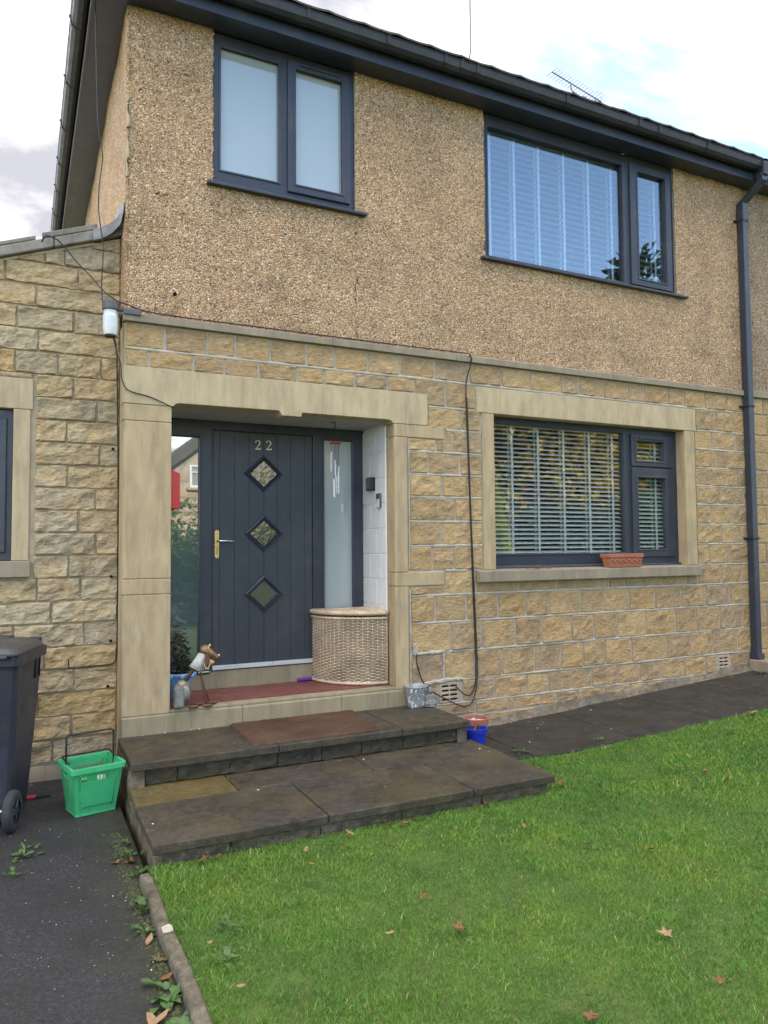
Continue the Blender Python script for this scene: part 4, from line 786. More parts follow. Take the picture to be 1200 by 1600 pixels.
tl = [(-.036, 2.375, .165), (-.028, 2.34, .13), (-.012, 2.30, .125), (.004, 2.27, .13), (-.004, 2.15, .15), (.020, 2.25, .23), (.030, 2.225, .15), (.034, 2.20, .13), (-.018, 2.13, .145), (.012, 2.17, .15)]
for k, (dx, zt, ln) in enumerate(tl):
    dy = .03*math.sin(k*2.1)
    t_ = MB().tube([(wx+dx, wy+dy, zt), (wx+dx, wy+dy, zt-ln)], .0058, 8).build('chime_tube', 'flaked_white', wc, smooth=False); MB().tube([(wx+dx, wy+dy, 2.443), (wx+dx, wy+dy, zt)], .0011, 4).build('cord', 'cable', t_)
# red letter box on the left reveal
lb = thing('letter_box', 'red letter box on the left wall of the porch, half hidden by the stone pilaster', 'letter box', (1.02, .30, 1.86))
MB().add([(.984, .12, 1.863), (1.060, .12, 1.863), (1.060, .42, 1.863), (.984, .42, 1.863), (.984, .12, 2.16), (1.060, .12, 2.125), (1.060, .42, 2.125), (.984, .42, 2.16)],
         [(0, 3, 2, 1), (4, 5, 6, 7), (0, 1, 5, 4), (1, 2, 6, 5), (2, 3, 7, 6), (3, 0, 4, 7)]).build('body', 'red_box', lb, .004)
BX('flap', 1.058, 1.063, .16, .38, 2.05, 2.10, 'red_box', lb, .002)
# key safe and door bell on the right reveal
kx_ = thing('key_safe', 'black key safe on the white porch wall', 'key safe', (2.76, .385, 2.06))
BX('body', 2.730, 2.782, .335, .437, 2.062, 2.180, 'black_plastic', kx_, .010); BX('front_plate', 2.726, 2.731, .35, .425, 2.075, 2.165, 'lamp_grey', kx_, .003); BX('window', 2.7245, 2.727, .375, .405, 2.13, 2.158, 'bottle_black', kx_, .002)
db = thing('door_bell', 'slim silver and black video door bell on the white porch wall', 'door bell', (2.76, .245, 1.905))
BX('body', 2.757, 2.782, .215, .278, 1.905, 2.030, 'lamp_grey', db, .006); BX('camera_face', 2.7545, 2.758, .217, .276, 1.985, 2.028, 'bottle_black', db, .004); BX('silver_plate', 2.754, 2.758, .217, .276, 1.907, 1.982, 'steel', db, .004)
MB().tube([(2.755, .246, 1.945), (2.7525, .246, 1.945)], .012, 16).build('button', 'white_paint', db)
# scrap metal dog
dg = thing('metal_dog', 'weathered scrap-metal dog sculpture on thin legs at the left of the porch', 'sculpture', (1.12, .04, .412))
dz = FZ
def dome(x0, x1, y0, y1, z0, z1, nm, mt):
    pts = []; n = 12; w = (x1-x0)/2; hgt = z1-z0-w
    p = [(x0, z0), (x1, z0)]+[((x0+x1)/2+w*math.cos(t), z0+hgt+w*math.sin(t)) for t in np.linspace(0, math.pi, n)]
    return MB().prism(p, y0, y1).build(nm, mt, dg, .004)
dome(.998, 1.066, -.055, .02, dz+.006, dz+.165, 'haunch', 'dog_tin')
dome(1.004, 1.060, -.060, -.054, dz+.012, dz+.150, 'haunch_panel', 'concrete_grey')
MB().ball((1.068, .035, dz+.098), .066, .058, .092, 18, 12).build('body', 'dog_tin', dg, smooth=True)
MB().ball((1.075, .00, dz+.092), .046, .05, .072, 16, 10).build('thigh', 'dog_tin', dg, smooth=True)
MB().tube([(1.085, .03, dz+.180), (1.13, .03, dz+.235), (1.175, .03, dz+.285)], [.016, .013, .015], 8).build('neck', 'dog_rust', dg, smooth=True)
MB().tube([(1.155, .015, dz+.262), (1.188, .012, dz+.318), (1.205, .012, dz+.372)], [.050, .042, .026], 12).build('collar', 'dog_white', dg, smooth=True)
hdM = MB().tube([(1.195, .02, dz+.400), (1.222, .02, dz+.398), (1.262, .018, dz+.368), (1.305, .016, dz+.335), (1.325, .015, dz+.330)], [.028, .042, .036, .026, .018], 10)
head = hdM.build('head', 'dog_copper', dg, smooth=True)
MB().tube([(1.246, .01, dz+.322), (1.275, .01, dz+.300), (1.292, .012, dz+.312)], [.016, .020, .010], 8).build('jaw', 'dog_edge', head, smooth=True)
MB().ball((1.328, .012, dz+.350), .010, .010, .010, 8, 6).build('nose', 'dog_edge', head, smooth=True)
MB().tube([(1.240, .0, dz+.405), (1.262, -.004, dz+.438)], [.007, .008], 6).build('eyebrow', 'dog_edge', head)
ear = MB().ball((1.232, -.030, dz+.320), .020, .007, .055, 14, 10).build('ear', 'dog_rust', head, smooth=True)
MB().tube([(1.232+.022*math.cos(t), -.034, dz+.318+.050*math.sin(t)) for t in np.linspace(-3.0, .3, 14)], .0042, 6).build('ear_rim', 'dog_edge', head)
for p0, p1 in (((1.192, .02, dz+.26), (1.226, -.030, dz+.012)), ((1.198, .03, dz+.24), (1.262, .035, dz+.012))):
    MB().tube([p0, ((p0[0]+p1[0])/2-.006, (p0[1]+p1[1])/2, (p0[2]+p1[2])/2), p1], .0055, 6).build('leg', 'dog_rust', dg, smooth=True)
for c in ((1.238, -.036), (1.285, .03), (1.135, -.035), (1.185, .02)): MB().ball((c[0], c[1], dz+.008-(.008 if c[1] < 0 else 0)), .040, .022, .014, 12, 8).build('foot', 'dog_rust', dg, smooth=True)
# ribbed blue pot with small shrub
pp = thing('potted_shrub', 'small leafy shrub in a ribbed light-blue pot behind the metal dog', 'potted plant', (1.10, .27, FZ))
pc = (1.092, .275)
prof_ = [(.0, 0), (.062, 0), (.066, .004)]
for k in range(11): z = .008+k*.0155; r = .066+.030*k/11; prof_ += [(r+.0028, z+.004), (r-.001, z+.012)]
prof_ += [(.100, .182), (.112, .190), (.112, .205), (.100, .206), (.094, .190), (0, .188)]
pot = MB().lathe(prof_, (*pc, FZ), 28).build('pot', 'blue_pot', pp, smooth=True)
for a in np.linspace(0, 2*math.pi, 9)[:-1]: MB().ball((pc[0]+.108*math.cos(a), pc[1]+.108*math.sin(a), FZ+.186), .020, .020, .022, 10, 8).build('scallop', 'blue_pot', pot, smooth=True)
MB().lathe([(0, 0), (.095, 0)], (*pc, FZ+.192), 20).build('soil', 'wood_brown', pp)
def leafquads(pts, dirs, L, W, droop=.3):
    m = MB()
    for p, d in zip(pts, dirs):
        d = Vector(d).normalized(); s_ = d.cross(Vector((0, 0, 1))); s_ = s_.normalized() if s_.length > 1e-4 else Vector((1, 0, 0)); l = L*(.7+.6*random.random()); w = W*(.7+.6*random.random()); up = s_.cross(d)
        s_ = (s_*math.cos(1.2*(random.random()-.5))+up*math.sin(1.2*(random.random()-.5))).normalized(); p = Vector(p); mid = p+d*l*.5+up*l*.06; tip = p+d*l-Vector((0, 0, 1))*l*droop*random.random()
        m.add([p, mid-s_*w*.5, tip, mid+s_*w*.5], [(0, 1, 2), (0, 2, 3)])
    return m
m = MB(); P_ = []; D_ = []
for s_ in range(9):
    a = s_*2.4; r0_ = .03; top = Vector((pc[0]+.075*math.cos(a)*(.5+.5*random.random()), pc[1]+.075*math.sin(a)*(.5+.5*random.random()), FZ+.38+.20*random.random())); b0 = Vector((pc[0]+r0_*math.cos(a), pc[1]+r0_*math.sin(a), FZ+.19))
    pts = [b0.lerp(top, t)+Vector((.012*math.sin(t*5+s_), .012*math.cos(t*4+s_), 0)) for t in np.linspace(0, 1, 7)]; m.tube(pts, [.004-.0005*i for i in range(7)], 5)
    for q in range(52):
        t = random.random(); i = min(5, int(t*6)); p = pts[i].lerp(pts[i+1], t*6-i); an = random.random()*6.28; P_.append(p); D_.append((math.cos(an), math.sin(an), .5*random.random()))
m.build('stems', 'wood_brown', pp); tag(leafquads(P_, D_, .045, .016).build('foliage', 'pot_leaf', pp), kind='stuff')
# small black label with white lettering at the foot of the door frame
fl = thing('black_label', 'small black label with white lettering at the foot of the door frame', 'label', (1.34, .58, .566))
BX('card', 1.285, 1.395, .588, .592, .545, .615, 'black_plastic', fl, .001)
def text(body, size, loc, mat, parent, name='lettering'):
    cu_ = bpy.data.curves.new(name, 'FONT'); cu_.body = body; cu_.size = size; cu_.extrude = .0004; cu_.align_x = 'CENTER'; ot = bpy.data.objects.new(name, cu_); C.objects.link(ot)
    me = bpy.data.meshes.new_from_object(ot.evaluated_get(bpy.context.evaluated_depsgraph_get())); bpy.data.objects.remove(ot)
    me.transform(Matrix.Rotation(R(90), 4, 'X')); me.materials.clear(); me.materials.append(MAT[mat]); return put(name, me, loc, parent)
text('ROTA', .034, (1.345, .5872, .578), 'sticker_white', fl)
BX('small_print', 1.300, 1.390, .5868, .5878, .560, .568, 'sticker_white', fl, 0)

# ================================================================== THINGS ON THE STEPS
mt = MB(); nx, ny = 70, 50; v = []
for j in range(ny):
    for i in range(nx):
        u, w = i/(nx-1), j/(ny-1); x = 1.393+(2.32-1.393)*u+w*(.006+.07*u); y = -.678+(.655)*w; e = (i in (0, nx-1)) or (j in (0, ny-1))
        v.append((x+(.006*(random.random()-.5) if e else 0), y+(.006*(random.random()-.5) if e else 0), .258 if e else .272+.004*random.random()))
mt.add(v, [(j*nx+i, j*nx+i+1, (j+1)*nx+i+1, (j+1)*nx+i) for j in range(ny-1) for i in range(nx-1)])
tag(mt.build('doormat', 'coir', None), 'worn brown coir doormat on the upper step', 'doormat')
bk = thing('painted_bucket', 'small grey metal bucket with flaked white paint on the upper step', 'bucket', (2.925, -.10, .257))
bc = (2.925, -.10, .257)
MB().lathe([(0, 0), (.066, 0), (.070, .004), (.073, .03), (.090, .155), (.098, .163), (.100, .170), (.094, .172), (.086, .155), (.070, .03), (0, .02)], bc, 32).build('pail', 'zinc', bk, smooth=True)
m = MB()
for q in range(70):
    a = -math.pi/2+(random.random()-.5)*3.0; z = random.choice([.02+.05*random.random()**2, .15*random.random()+.01, .13+.03*random.random()]); r = .0735+.017*(z-.03)/.125; s_ = .003+.008*random.random()
    p = Vector((bc[0]+(r+.0008)*math.cos(a), bc[1]+(r+.0008)*math.sin(a), bc[2]+z)); t_ = Vector((-math.sin(a), math.cos(a), 0)); u_ = Vector((.13*math.cos(a), .13*math.sin(a), 1)).normalized()
    k = 6; m.add([p+t_*s_*(.5+.5*random.random())*math.cos(j*2*math.pi/k)+u_*s_*(.6+1.0*random.random())*math.sin(j*2*math.pi/k) for j in range(k)], [tuple(range(k))])
tag(m.build('paint_flakes', 'flaked_white', bk), kind='stuff')
MB().tube([(bc[0]+.104*math.cos(t), bc[1], bc[2]+.155-.06*math.sin(t)*0-.05*abs(math.sin(t))) for t in np.linspace(math.pi, 2*math.pi, 14)], .003, 6).build('handle', 'zinc', bk)
bu = thing('buddha_statue', 'small grey stone seated Buddha statue beside the bucket on the step', 'statue', (3.03, -.155, .257))
m = MB(); b0 = Vector((3.03, -.155, .257))
for c, r in (((0, 0, .022), (.056, .042, .024)), ((-.03, -.012, .030), (.030, .030, .020)), ((.03, -.012, .030), (.030, .030, .020)), ((0, .004, .062), (.036, .027, .042)), ((0, .004, .086), (.042, .025, .022)), ((-.038, -.002, .066), (.013, .014, .030)), ((.038, -.002, .066), (.013, .014, .030)), ((-.022, -.026, .046), (.022, .012, .010)), ((.022, -.026, .046), (.022, .012, .010)), ((0, .002, .108), (.014, .014, .014)), ((0, 0, .128), (.023, .023, .026)), ((0, .003, .152), (.011, .011, .010)), ((-.023, .002, .124), (.005, .006, .012)), ((.023, .002, .124), (.005, .006, .012)), ((0, -.022, .125), (.004, .005, .006)), ((0, 0, .008), (.060, .045, .010))):
    m.ball(b0+Vector(c), *r, 14, 10)
st_ = m.build('figure', 'concrete_grey', bu, smooth=True); rm = st_.modifiers.new('remesh', 'REMESH'); rm.mode = 'VOXEL'; rm.voxel_size = .0032; rm.use_smooth_shade = True
# pots beside the steps
def pot_mesh(c, rb, rt, hh, rimh, mt_, par, name='pot'):
    return MB().lathe([(0, 0), (rb, 0), (rb+.004, .006), (rt-.012, hh-rimh), (rt, hh-rimh+.002), (rt+.004, hh), (rt-.010, hh), (rt-.016, hh-rimh), (rb-.008, .02), (0, .02)], c, 32).build(name, mt_, par, smooth=False)
tp = thing('terracotta_pot', 'terracotta flowerpot holding pebbles at the right end of the steps', 'flowerpot', (3.29, -.42, -.02))
pot_mesh((3.295, -.42, -.03), .070, .100, .222, .05, 'terracotta', tp); MB().lathe([(0, 0), (.086, 0)], (3.295, -.42, .15), 20).build('soil', 'concrete_grey', tp)
for k in range(16): a = k*2.4; r = .065*math.sqrt((k+.5)/16); MB().ball((3.295+r*math.cos(a), -.42+r*math.sin(a), .160+.008*random.random()), .018, .014, .010, 8, 6).build('pebble', 'pebble', tp, smooth=True)
bp = thing('blue_pot', 'royal blue plastic flowerpot in front of the terracotta pot', 'flowerpot', (3.20, -.56, -.02))
pot_mesh((3.205, -.56, -.02), .066, .092, .172, .03, 'royal_blue', bp); MB().lathe([(0, 0), (.078, 0)], (3.205, -.56, .12), 20).build('soil', 'wood_brown', bp)
for k in range(4): MB().tube([(3.16+.02*k, -.60+.02*k, .12), (3.19+.015*k, -.56, .15+.008*k)], .006, 5).build('twig', 'wood_brown', bp)
# trough on the window sill
tr = thing('terracotta_trough', 'empty terracotta window trough on the ground floor sill', 'planter', (5.278, -.025, 1.357))
def rect(x0, x1, y0, y1): return [(x0, y0), (x1, y0), (x1, y1), (x0, y1)]
tz = 1.3535
MB().prismz(rect(5.078, 5.478, -.065, .015), tz, tz+.095, rect(5.060, 5.496, -.072, .036)).build('body', 'terracotta', tr, .006)
MB().plate(0, 1, 0, 1, 0, 1, []).v
m = MB(); o_ = rect(5.050, 5.506, -.080, .042); i_ = rect(5.070, 5.486, -.060, .022)
m.add([(x, y, z) for z in (tz+.094, tz+.130) for x, y in o_]+[(x, y, tz+.130) for x, y in i_]+[(x, y, tz+.08) for x, y in i_],
      [(3, 2, 1, 0)]+[(k, (k+1) % 4, 4+(k+1) % 4, 4+k) for k in range(4)]+[(4+k, 4+(k+1) % 4, 8+(k+1) % 4, 8+k) for k in range(4)]+[(8+k, 8+(k+1) % 4, 12+(k+1) % 4, 12+k) for k in range(4)]+[(12, 13, 14, 15)]); m.build('rim', 'terracotta', tr, .004)
m = MB()
for k in range(11): u = k/10; x = 5.10+.355*u; m.ball((x, -.0735, tz+.062-.016*math.sin(u*math.pi*1.0)*0+.008*math.cos(k*math.pi)), .020, .008, .007, 8, 6)
m.build('garland', 'terracotta', tr, smooth=True)
# dry rusty twig on the sill
tw = thing('dry_twig', 'dry reddish twig lying at the left end of the window sill', 'twig', (4.2, -.03, 1.357))
for pts in ([(4.02, -.03, 1.372), (4.15, -.045, 1.378), (4.28, -.03, 1.374), (4.40, -.04, 1.368)], [(4.12, -.04, 1.376), (4.20, -.065, 1.366), (4.24, -.06, 1.362)], [(4.24, -.035, 1.376), (4.32, -.06, 1.368), (4.36, -.065, 1.364)], [(4.18, -.045, 1.378), (4.10, -.06, 1.364)], [(4.28, -.03, 1.376), (4.33, -.01, 1.384)]): MB().tube(pts, .005, 5).build('branch', 'wood_brown', tw)
# ================================================================== WHEELED BIN
bn = thing('wheeled_bin', 'dark grey wheeled bin standing on the drive at the left edge', 'bin', (-.24, -.40, DRV))
BM = Matrix.Translation((-.239, -.607, DRV)) @ Matrix.Rotation(R(-17), 4, 'Z')
def rrect(x0, x1, y0, y1, r, n=4):
    p = []
    for cx_, cy_, a0 in ((x1-r, y0+r, -90), (x1-r, y1-r, 0), (x0+r, y1-r, 90), (x0+r, y0+r, 180)):
        for k in range(n+1): a = R(a0+90*k/n); p.append((cx_+r*math.cos(a), cy_+r*math.sin(a)))
    return p
def loft(secs):
    m = MB(); n = len(secs[0][0]); vs = [(x, y, z) for p, z in secs for x, y in p]
    f = [(i*n+k, i*n+(k+1) % n, (i+1)*n+(k+1) % n, (i+1)*n+k) for i in range(len(secs)-1) for k in range(n)]+[tuple(range(n-1, -1, -1)), tuple((len(secs)-1)*n+k for k in range(n))]
    return m.add(vs, f)
loft([(rrect(-.185, .185, .055, .42, .04), .035), (rrect(-.19, .19, .05, .43, .04), .10), (rrect(-.21, .21, .045, .47, .04), .45), (rrect(-.232, .232, .02, .525, .04), .90), (rrect(-.236, .236, .015, .53, .04), .945)]).xf(BM).build('body', 'bin_plastic', bn, smooth=False, bevel=.003)
loft([(rrect(-.250, .250, -.015, .560, .04), .925), (rrect(-.254, .254, -.02, .566, .04), .93), (rrect(-.254, .254, -.02, .566, .04), .985), (rrect(-.250, .250, -.016, .562, .04), .988)]).xf(BM).build('rim', 'bin_plastic', bn)
loft([(rrect(-.252, .252, -.05, .50, .05), .989), (rrect(-.252, .252, -.05, .50, .05), 1.005), (rrect(-.235, .235, -.03, .485, .07), 1.030), (rrect(-.19, .19, .03, .44, .09), 1.052), (rrect(-.10, .10, .12, .34, .08), 1.060)]).xf(BM).build('lid', 'bin_lid', bn, smooth=False, bevel=.004)
MB().box(-.16, .10, .30, .40, 1.045, 1.068).xf(BM).build('lid_panel', 'bin_plastic', bn, .008); MB().box(.165, .235, .455, .495, 1.005, 1.045).xf(BM).build('lid_grip', 'bin_plastic', bn, .008)
for x in (-.2, -.12, .12, .19): MB().prismx([(.53, .93), (.565, .93), (.555, .905), (.53, .845)], x-.006, x+.006).xf(BM).build('comb_rib', 'bin_plastic', bn, .002)
for y in (.36, .44): MB().box(.222, .238, y, y+.014, .80, .925).xf(BM).build('side_slot', 'hole', bn, .002)
MB().tube([(-.20, -.055, .985), (.20, -.055, .985)], .014, 10).xf(BM).build('handle', 'bin_plastic', bn)
MB().tube([(-.24, -.03, .115), (.24, -.03, .115)], .011, 8).xf(BM).build('axle', 'steel', bn)
for x in (-.232, .232):
    RM = Matrix.Rotation(R(90), 3, 'Y')
    wh = MB().lathe([(.070, -.026), (.098, -.026), (.113, -.018), (.115, 0), (.113, .018), (.098, .026), (.070, .026)], (0, 0, 0), 28, M=RM).xf(BM @ Matrix.Translation((x, -.03, .115))).build('wheel', 'tyre', bn, smooth=False, bevel=.002)
    m = MB().lathe([(.072, -.018), (.064, .014), (.062, .018), (.030, .010), (.022, .022), (0, .022)], (0, 0, 0), 24, M=RM)
    for a in range(5): m.tube([RM @ Vector((.02*math.cos(a*1.257), .02*math.sin(a*1.257), .018)), RM @ Vector((.07*math.cos(a*1.257), .07*math.sin(a*1.257), .018))], .006, 5)
    m.xf(BM @ Matrix.Translation((x, -.03, .115))).build('rim_disc', 'bin_plastic', wh)
# red-handled tool half under the bin
tg = thing('garden_tool', 'red and black tool handle lying behind the wheeled bin', 'tool', (.08, -.15, DRV))
MB().tube([(-.06, -.16, DRV+.016), (.105, -.155, DRV+.016)], .013, 8).build('grip', 'red_grip', tg); MB().tube([(.105, -.155, DRV+.016), (.15, -.152, DRV+.015), (.20, -.148, DRV+.008)], [.0135, .010, .005], 8).build('tip', 'black_plastic', tg)
# ================================================================== GREEN SHOPPING BASKET
gb = thing('shopping_basket', 'green plastic shopping basket with black hoop handles beside the steps', 'basket', (.395, -.50, DRV))
GM = Matrix.Translation((.408, -.525, DRV)) @ Matrix.Rotation(R(13), 4, 'Z')
BW, BD, TW, TD, BH = .116, .095, .147, .145, .285
def wall(uc, vr, slot, fn, name):
    """grid wall with real slots: u across 0..1, v up 0..1"""
    m = MB(); nu, nv = len(uc), len(vr); m.v = [fn(u, v) for v in vr for u in uc]
    m.f = [(j*nu+i, j*nu+i+1, (j+1)*nu+i+1, (j+1)*nu+i) for j in range(nv-1) for i in range(nu-1) if not slot(i, j, (uc[i]+uc[i+1])/2, (vr[j]+vr[j+1])/2)]; m.mi = [0]*len(m.f)
    o = m.xf(GM).build(name, 'green_plastic', gb); s_ = o.modifiers.new('thick', 'SOLIDIFY'); s_.thickness = .004; s_.offset = 0; return o
uc = np.linspace(0, 1, 47); vr = np.array([0, .05, .07, .13, .17, .30, .5, .7, .80, .88, .91, 1.0])
def slotfn(i, j, u, v):
    bot = .07 < v < .13 and .12 < u < .88 and not .44 < u < .56 and i % 3 != 0
    top = .70 < v < .80 and .12 < u < .88 and i % 3 != 0
    side = (.085 < u < .125 or .875 < u < .915) and .07 < v < .88 and not .30 < v < .5
    return bot or top or side
def lp(u, v, sx, sy): return u
for sg, nm in ((-1, 'front_wall'), (1, 'back_wall')):
    wall(uc, vr, slotfn, (lambda u, v, sg=sg: ((2*u-1)*(BW+(TW-BW)*v), sg*(BD+(TD-BD)*v+(.006 if .13 < v < .79 and .13 < u < .87 else 0)), .012+BH*v)), nm)
for sg in (-1, 1):
    wall(np.linspace(0, 1, 25), vr, lambda i, j, u, v: (.70 < v < .80 and .2 < u < .8 and i % 2 == 0) or (.07 < v < .13 and .2 < u < .8 and i % 2 == 0), (lambda u, v, sg=sg: (sg*(BW+(TW-BW)*v), (2*u-1)*(BD+(TD-BD)*v), .012+BH*v)), 'side_wall')
MB().box(-BW-.004, BW+.004, -BD-.004, BD+.004, .0, .014).xf(GM).build('base', 'green_plastic', gb, .004)
m = MB(); o_ = rrect(-TW-.016, TW+.016, -TD-.016, TD+.016, .022); i_ = rrect(-TW+.002, TW-.002, -TD+.002, TD-.002, .012); n = len(o_); zt = BH+.014
m.add([(x, y, zt-.034) for x, y in o_]+[(x, y, zt) for x, y in o_]+[(x, y, zt) for x, y in i_]+[(x, y, zt-.034) for x, y in i_], [(r_*n+k, r_*n+(k+1) % n, (r_+1) % 4*n+(k+1) % n, (r_+1) % 4*n+k) for r_ in range(4) for k in range(n)])
m.xf(GM).build('rim', 'green_plastic', gb, .003, fix=True)
for a, nm in ((R(2), 'handle'), (R(78), 'handle')):
    L_ = .165; wv = TW-.004; pts = []
    for x, q in ((-wv, -.06), (-wv, L_*.35), (-wv, L_-.02), (-wv+.006, L_-.006), (-wv+.02, L_), (0, L_), (wv-.02, L_), (wv-.006, L_-.006), (wv, L_-.02), (wv, L_*.35), (wv, -.06)):
        pts.append((x, .02 if a < 1 else .02+q*math.sin(a)*.65, zt+.004+q*math.cos(a)) if a < 1 else (x, q*math.sin(a)*.72, zt+.012+max(q, 0)*.06))
    MB().tube(pts, .0058, 8).xf(GM).build(nm, 'black_plastic', gb, smooth=True)
stk = MB().box(-.030, .014, -.0015, .0, -.033, .033).xf(GM @ Matrix.Translation((0, BD+(TD-BD)*.62-.0035, .012+BH*.60)) @ Matrix.Rotation(R(-11), 4, 'X')).build('sticker', 'sticker_green', gb)
for x0, x1, z0, z1, mt_ in ((-.018, -.008, .018, .027, 'sticker_white'), (-.004, .002, .018, .027, 'sticker_white'), (-.024, .008, .006, .010, 'sticker_dark'), (-.011, -.005, -.012, -.004, 'sticker_white'), (-.018, .004, -.025, -.019, 'sticker_white')):
    MB().box(x0, x1, -.0025, -.0016, z0, z1).xf(GM @ Matrix.Translation((0, BD+(TD-BD)*.62-.0035, .012+BH*.60)) @ Matrix.Rotation(R(-11), 4, 'X')).build('print', mt_, stk)
bt = thing('bottle', 'small bottle with white body and black cap inside the green shopping basket', 'bottle', (.48, -.45, DRV))
bM = GM @ Matrix.Translation((.075, .045, .016))
MB().lathe([(0, 0), (.026, 0), (.028, .005), (.028, .155), (.020, .175), (.014, .18), (0, .18)], (0, 0, 0), 20).xf(bM).build('body', 'flaked_white', bt, smooth=True); MB().lathe([(.016, .178), (.0165, .212), (.014, .216), (0, .216)], (0, 0, 0), 16).xf(bM).build('cap', 'bottle_black', bt)
# ================================================================== OUTSIDE LAMP, CABLES
lp_ = thing('outside_lamp', 'grey outside lamp with frosted jar mounted at the corner above the pilaster', 'lamp', (.545, .0, 3.07))
lc = (.545, -.005)
MB().lathe([(0, 3.318), (.052, 3.318), (.057, 3.312), (.057, 3.262), (.052, 3.255), (0, 3.255)][::-1], (*lc, 0), 24).build('cap', 'lamp_grey', lp_)
MB().lathe([(.046, 3.258), (.047, 3.225), (.052, 3.215), (.050, 3.13), (.044, 3.085), (.036, 3.072), (0, 3.070)][::-1], (*lc, 0), 20).build('jar', 'opal', lp_)
MB().lathe([(.0445, 3.092), (.037, 3.068), (0, 3.064)][::-1], (*lc, 0), 18).build('algae', 'moss', lp_)
MB().box(.590, .66, -.022, .012, 3.262, 3.290).box(.628, .748, -.056, -.042, 3.232, 3.275).build('bracket', 'lamp_grey', lp_, .006)
def cable(label, pts, r=.0045, mat='cable', sub=4, cat='cable'):
    P2 = [Vector(p) for p in pts]; out = []
    for i in range(len(P2)-1):
        a, b, c, d = P2[max(0, i-1)], P2[i], P2[i+1], P2[min(len(P2)-1, i+2)]
        for k in range(sub):
            t = k/sub; out.append(.5*((2*b)+(c-a)*t+(2*a-5*b+4*c-d)*t*t+(3*b-a-3*c+d)*t**3))
    out.append(P2[-1]); return tag(MB().tube(out, r, 6).build('cable', mat, None, smooth=True), label, cat)
cable('thin black cable hanging from the eaves down to the outside lamp', [(.43, .10, 5.53), (.436, .06, 5.162), (.452, .05, 4.643), (.475, .05, 4.483), (.485, .05, 4.367), (.465, .05, 4.173), (.463, .05, 3.985), (.491, .05, 3.779), (.496, .04, 3.663), (.487, .03, 3.452), (.495, .02, 3.29)], .004)
cable('black cable running from the extension roof across to the string course', [(.10, .16, 3.74), (.117, .12, 3.765), (.146, .12, 3.772), (.199, .12, 3.754), (.242, .12, 3.715), (.327, .10, 3.608), (.413, .06, 3.51), (.478, .0, 3.412), (.538, -.03, 3.351), (.599, -.035, 3.318), (.66, -.04, 3.303), (.725, -.04, 3.282), (.814, -.038, 3.272), (.927, -.036, 3.268), (1.112, -.034, 3.266), (1.8, -.032, 3.267), (2.5, -.03, 3.266), (3.1, -.034, 3.268), (3.46, -.04, 3.266), (3.52, -.06, 3.255), (3.535, -.062, 3.22), (3.525, -.055, 3.18)], .005)
cable('short black cable from the lamp across the door lintel into the porch', [(.563, -.01, 3.07), (.590, -.022, 2.949), (.616, -.028, 2.869), (.621, -.028, 2.778), (.647, -.024, 2.711), (.695, -.022, 2.683), (.819, -.022, 2.657), (.966, -.022, 2.598), (.99, .02, 2.60)], .004)
cable('long black cable running down the corner of the stone extension', [(.58, .05, 3.07), (.606, .18, 3.03), (.616, .222, 2.974), (.622, .222, 2.593), (.632, .222, 2.025), (.635, .222, 1.368), (.636, .222, .904), (.630, .222, .789), (.602, .222, .736), (.451, .215, .73), (.33, .215, .724), (.314, .215, .742), (.311, .225, .785)], .005)
cable('thick black cable down the wall between door and window to the air brick', [(3.515, -.062, 3.25), (3.54, -.060, 3.20), (3.512, -.025, 3.05), (3.501, -.022, 2.884), (3.515, -.022, 2.4), (3.522, -.022, 2.092), (3.538, -.022, 1.5), (3.542, -.022, 1.307), (3.559, -.022, .751), (3.560, -.024, .42), (3.505, -.03, .288), (3.43, -.03, .302), (3.36, -.02, .37), (3.345, .005, .385)], .0055)
cable('black cable looping from the hole by the pilaster up the wall beside the downpipe cable', [(2.981, .0, .70), (2.982, -.02, .66), (2.985, -.022, .574), (3.063, -.024, .398), (3.279, -.026, .26), (3.458, -.026, .189), (3.537, -.026, .257), (3.575, -.026, .45), (3.572, -.024, .75), (3.554, -.022, 1.3), (3.532, -.022, 2.0), (3.512, -.022, 2.88)], .005)
cable('thin pale line standing in for a highlight along the side eaves', [(.398, -.15, 5.540), (.400, 1.2, 5.538), (.398, 2.6, 5.540), (.400, 4.4, 5.538)], .0035, 'highlight_grey')  # pale strand modelled in place of the glint on the fascia's lower edge
# patch of pale mortar round the hole by the pilaster
def smear(pts, w, seed):
    rn = random.Random(seed); vs = []; n = len(pts)*6; P3 = [Vector(p) for p in pts]
    for k in range(n):
        t = k/(n-1)*(len(P3)-1); a = min(len(P3)-2, int(t)); p = P3[a].lerp(P3[a+1], t-a); d = (P3[a+1]-P3[a]).normalized(); nx_, nz_ = -d.y, d.x; w1 = w*(.45+.9*rn.random()); w2 = w*(.45+.9*rn.random())
        vs += [(p.x+nx_*w1, -.004, p.y+nz_*w1), (p.x+nx_*w1*.4, -.017-.006*rn.random(), p.y+nz_*w1*.4), (p.x-nx_*w2*.4, -.017-.006*rn.random(), p.y-nz_*w2*.4), (p.x-nx_*w2, -.004, p.y-nz_*w2)]
    MB().add(vs, [(k*4+q, k*4+4+q, k*4+5+q, k*4+1+q) for k in range(n-1) for q in range(3)]).build('mortar_smear', 'mortar_pale', house, fix=True)
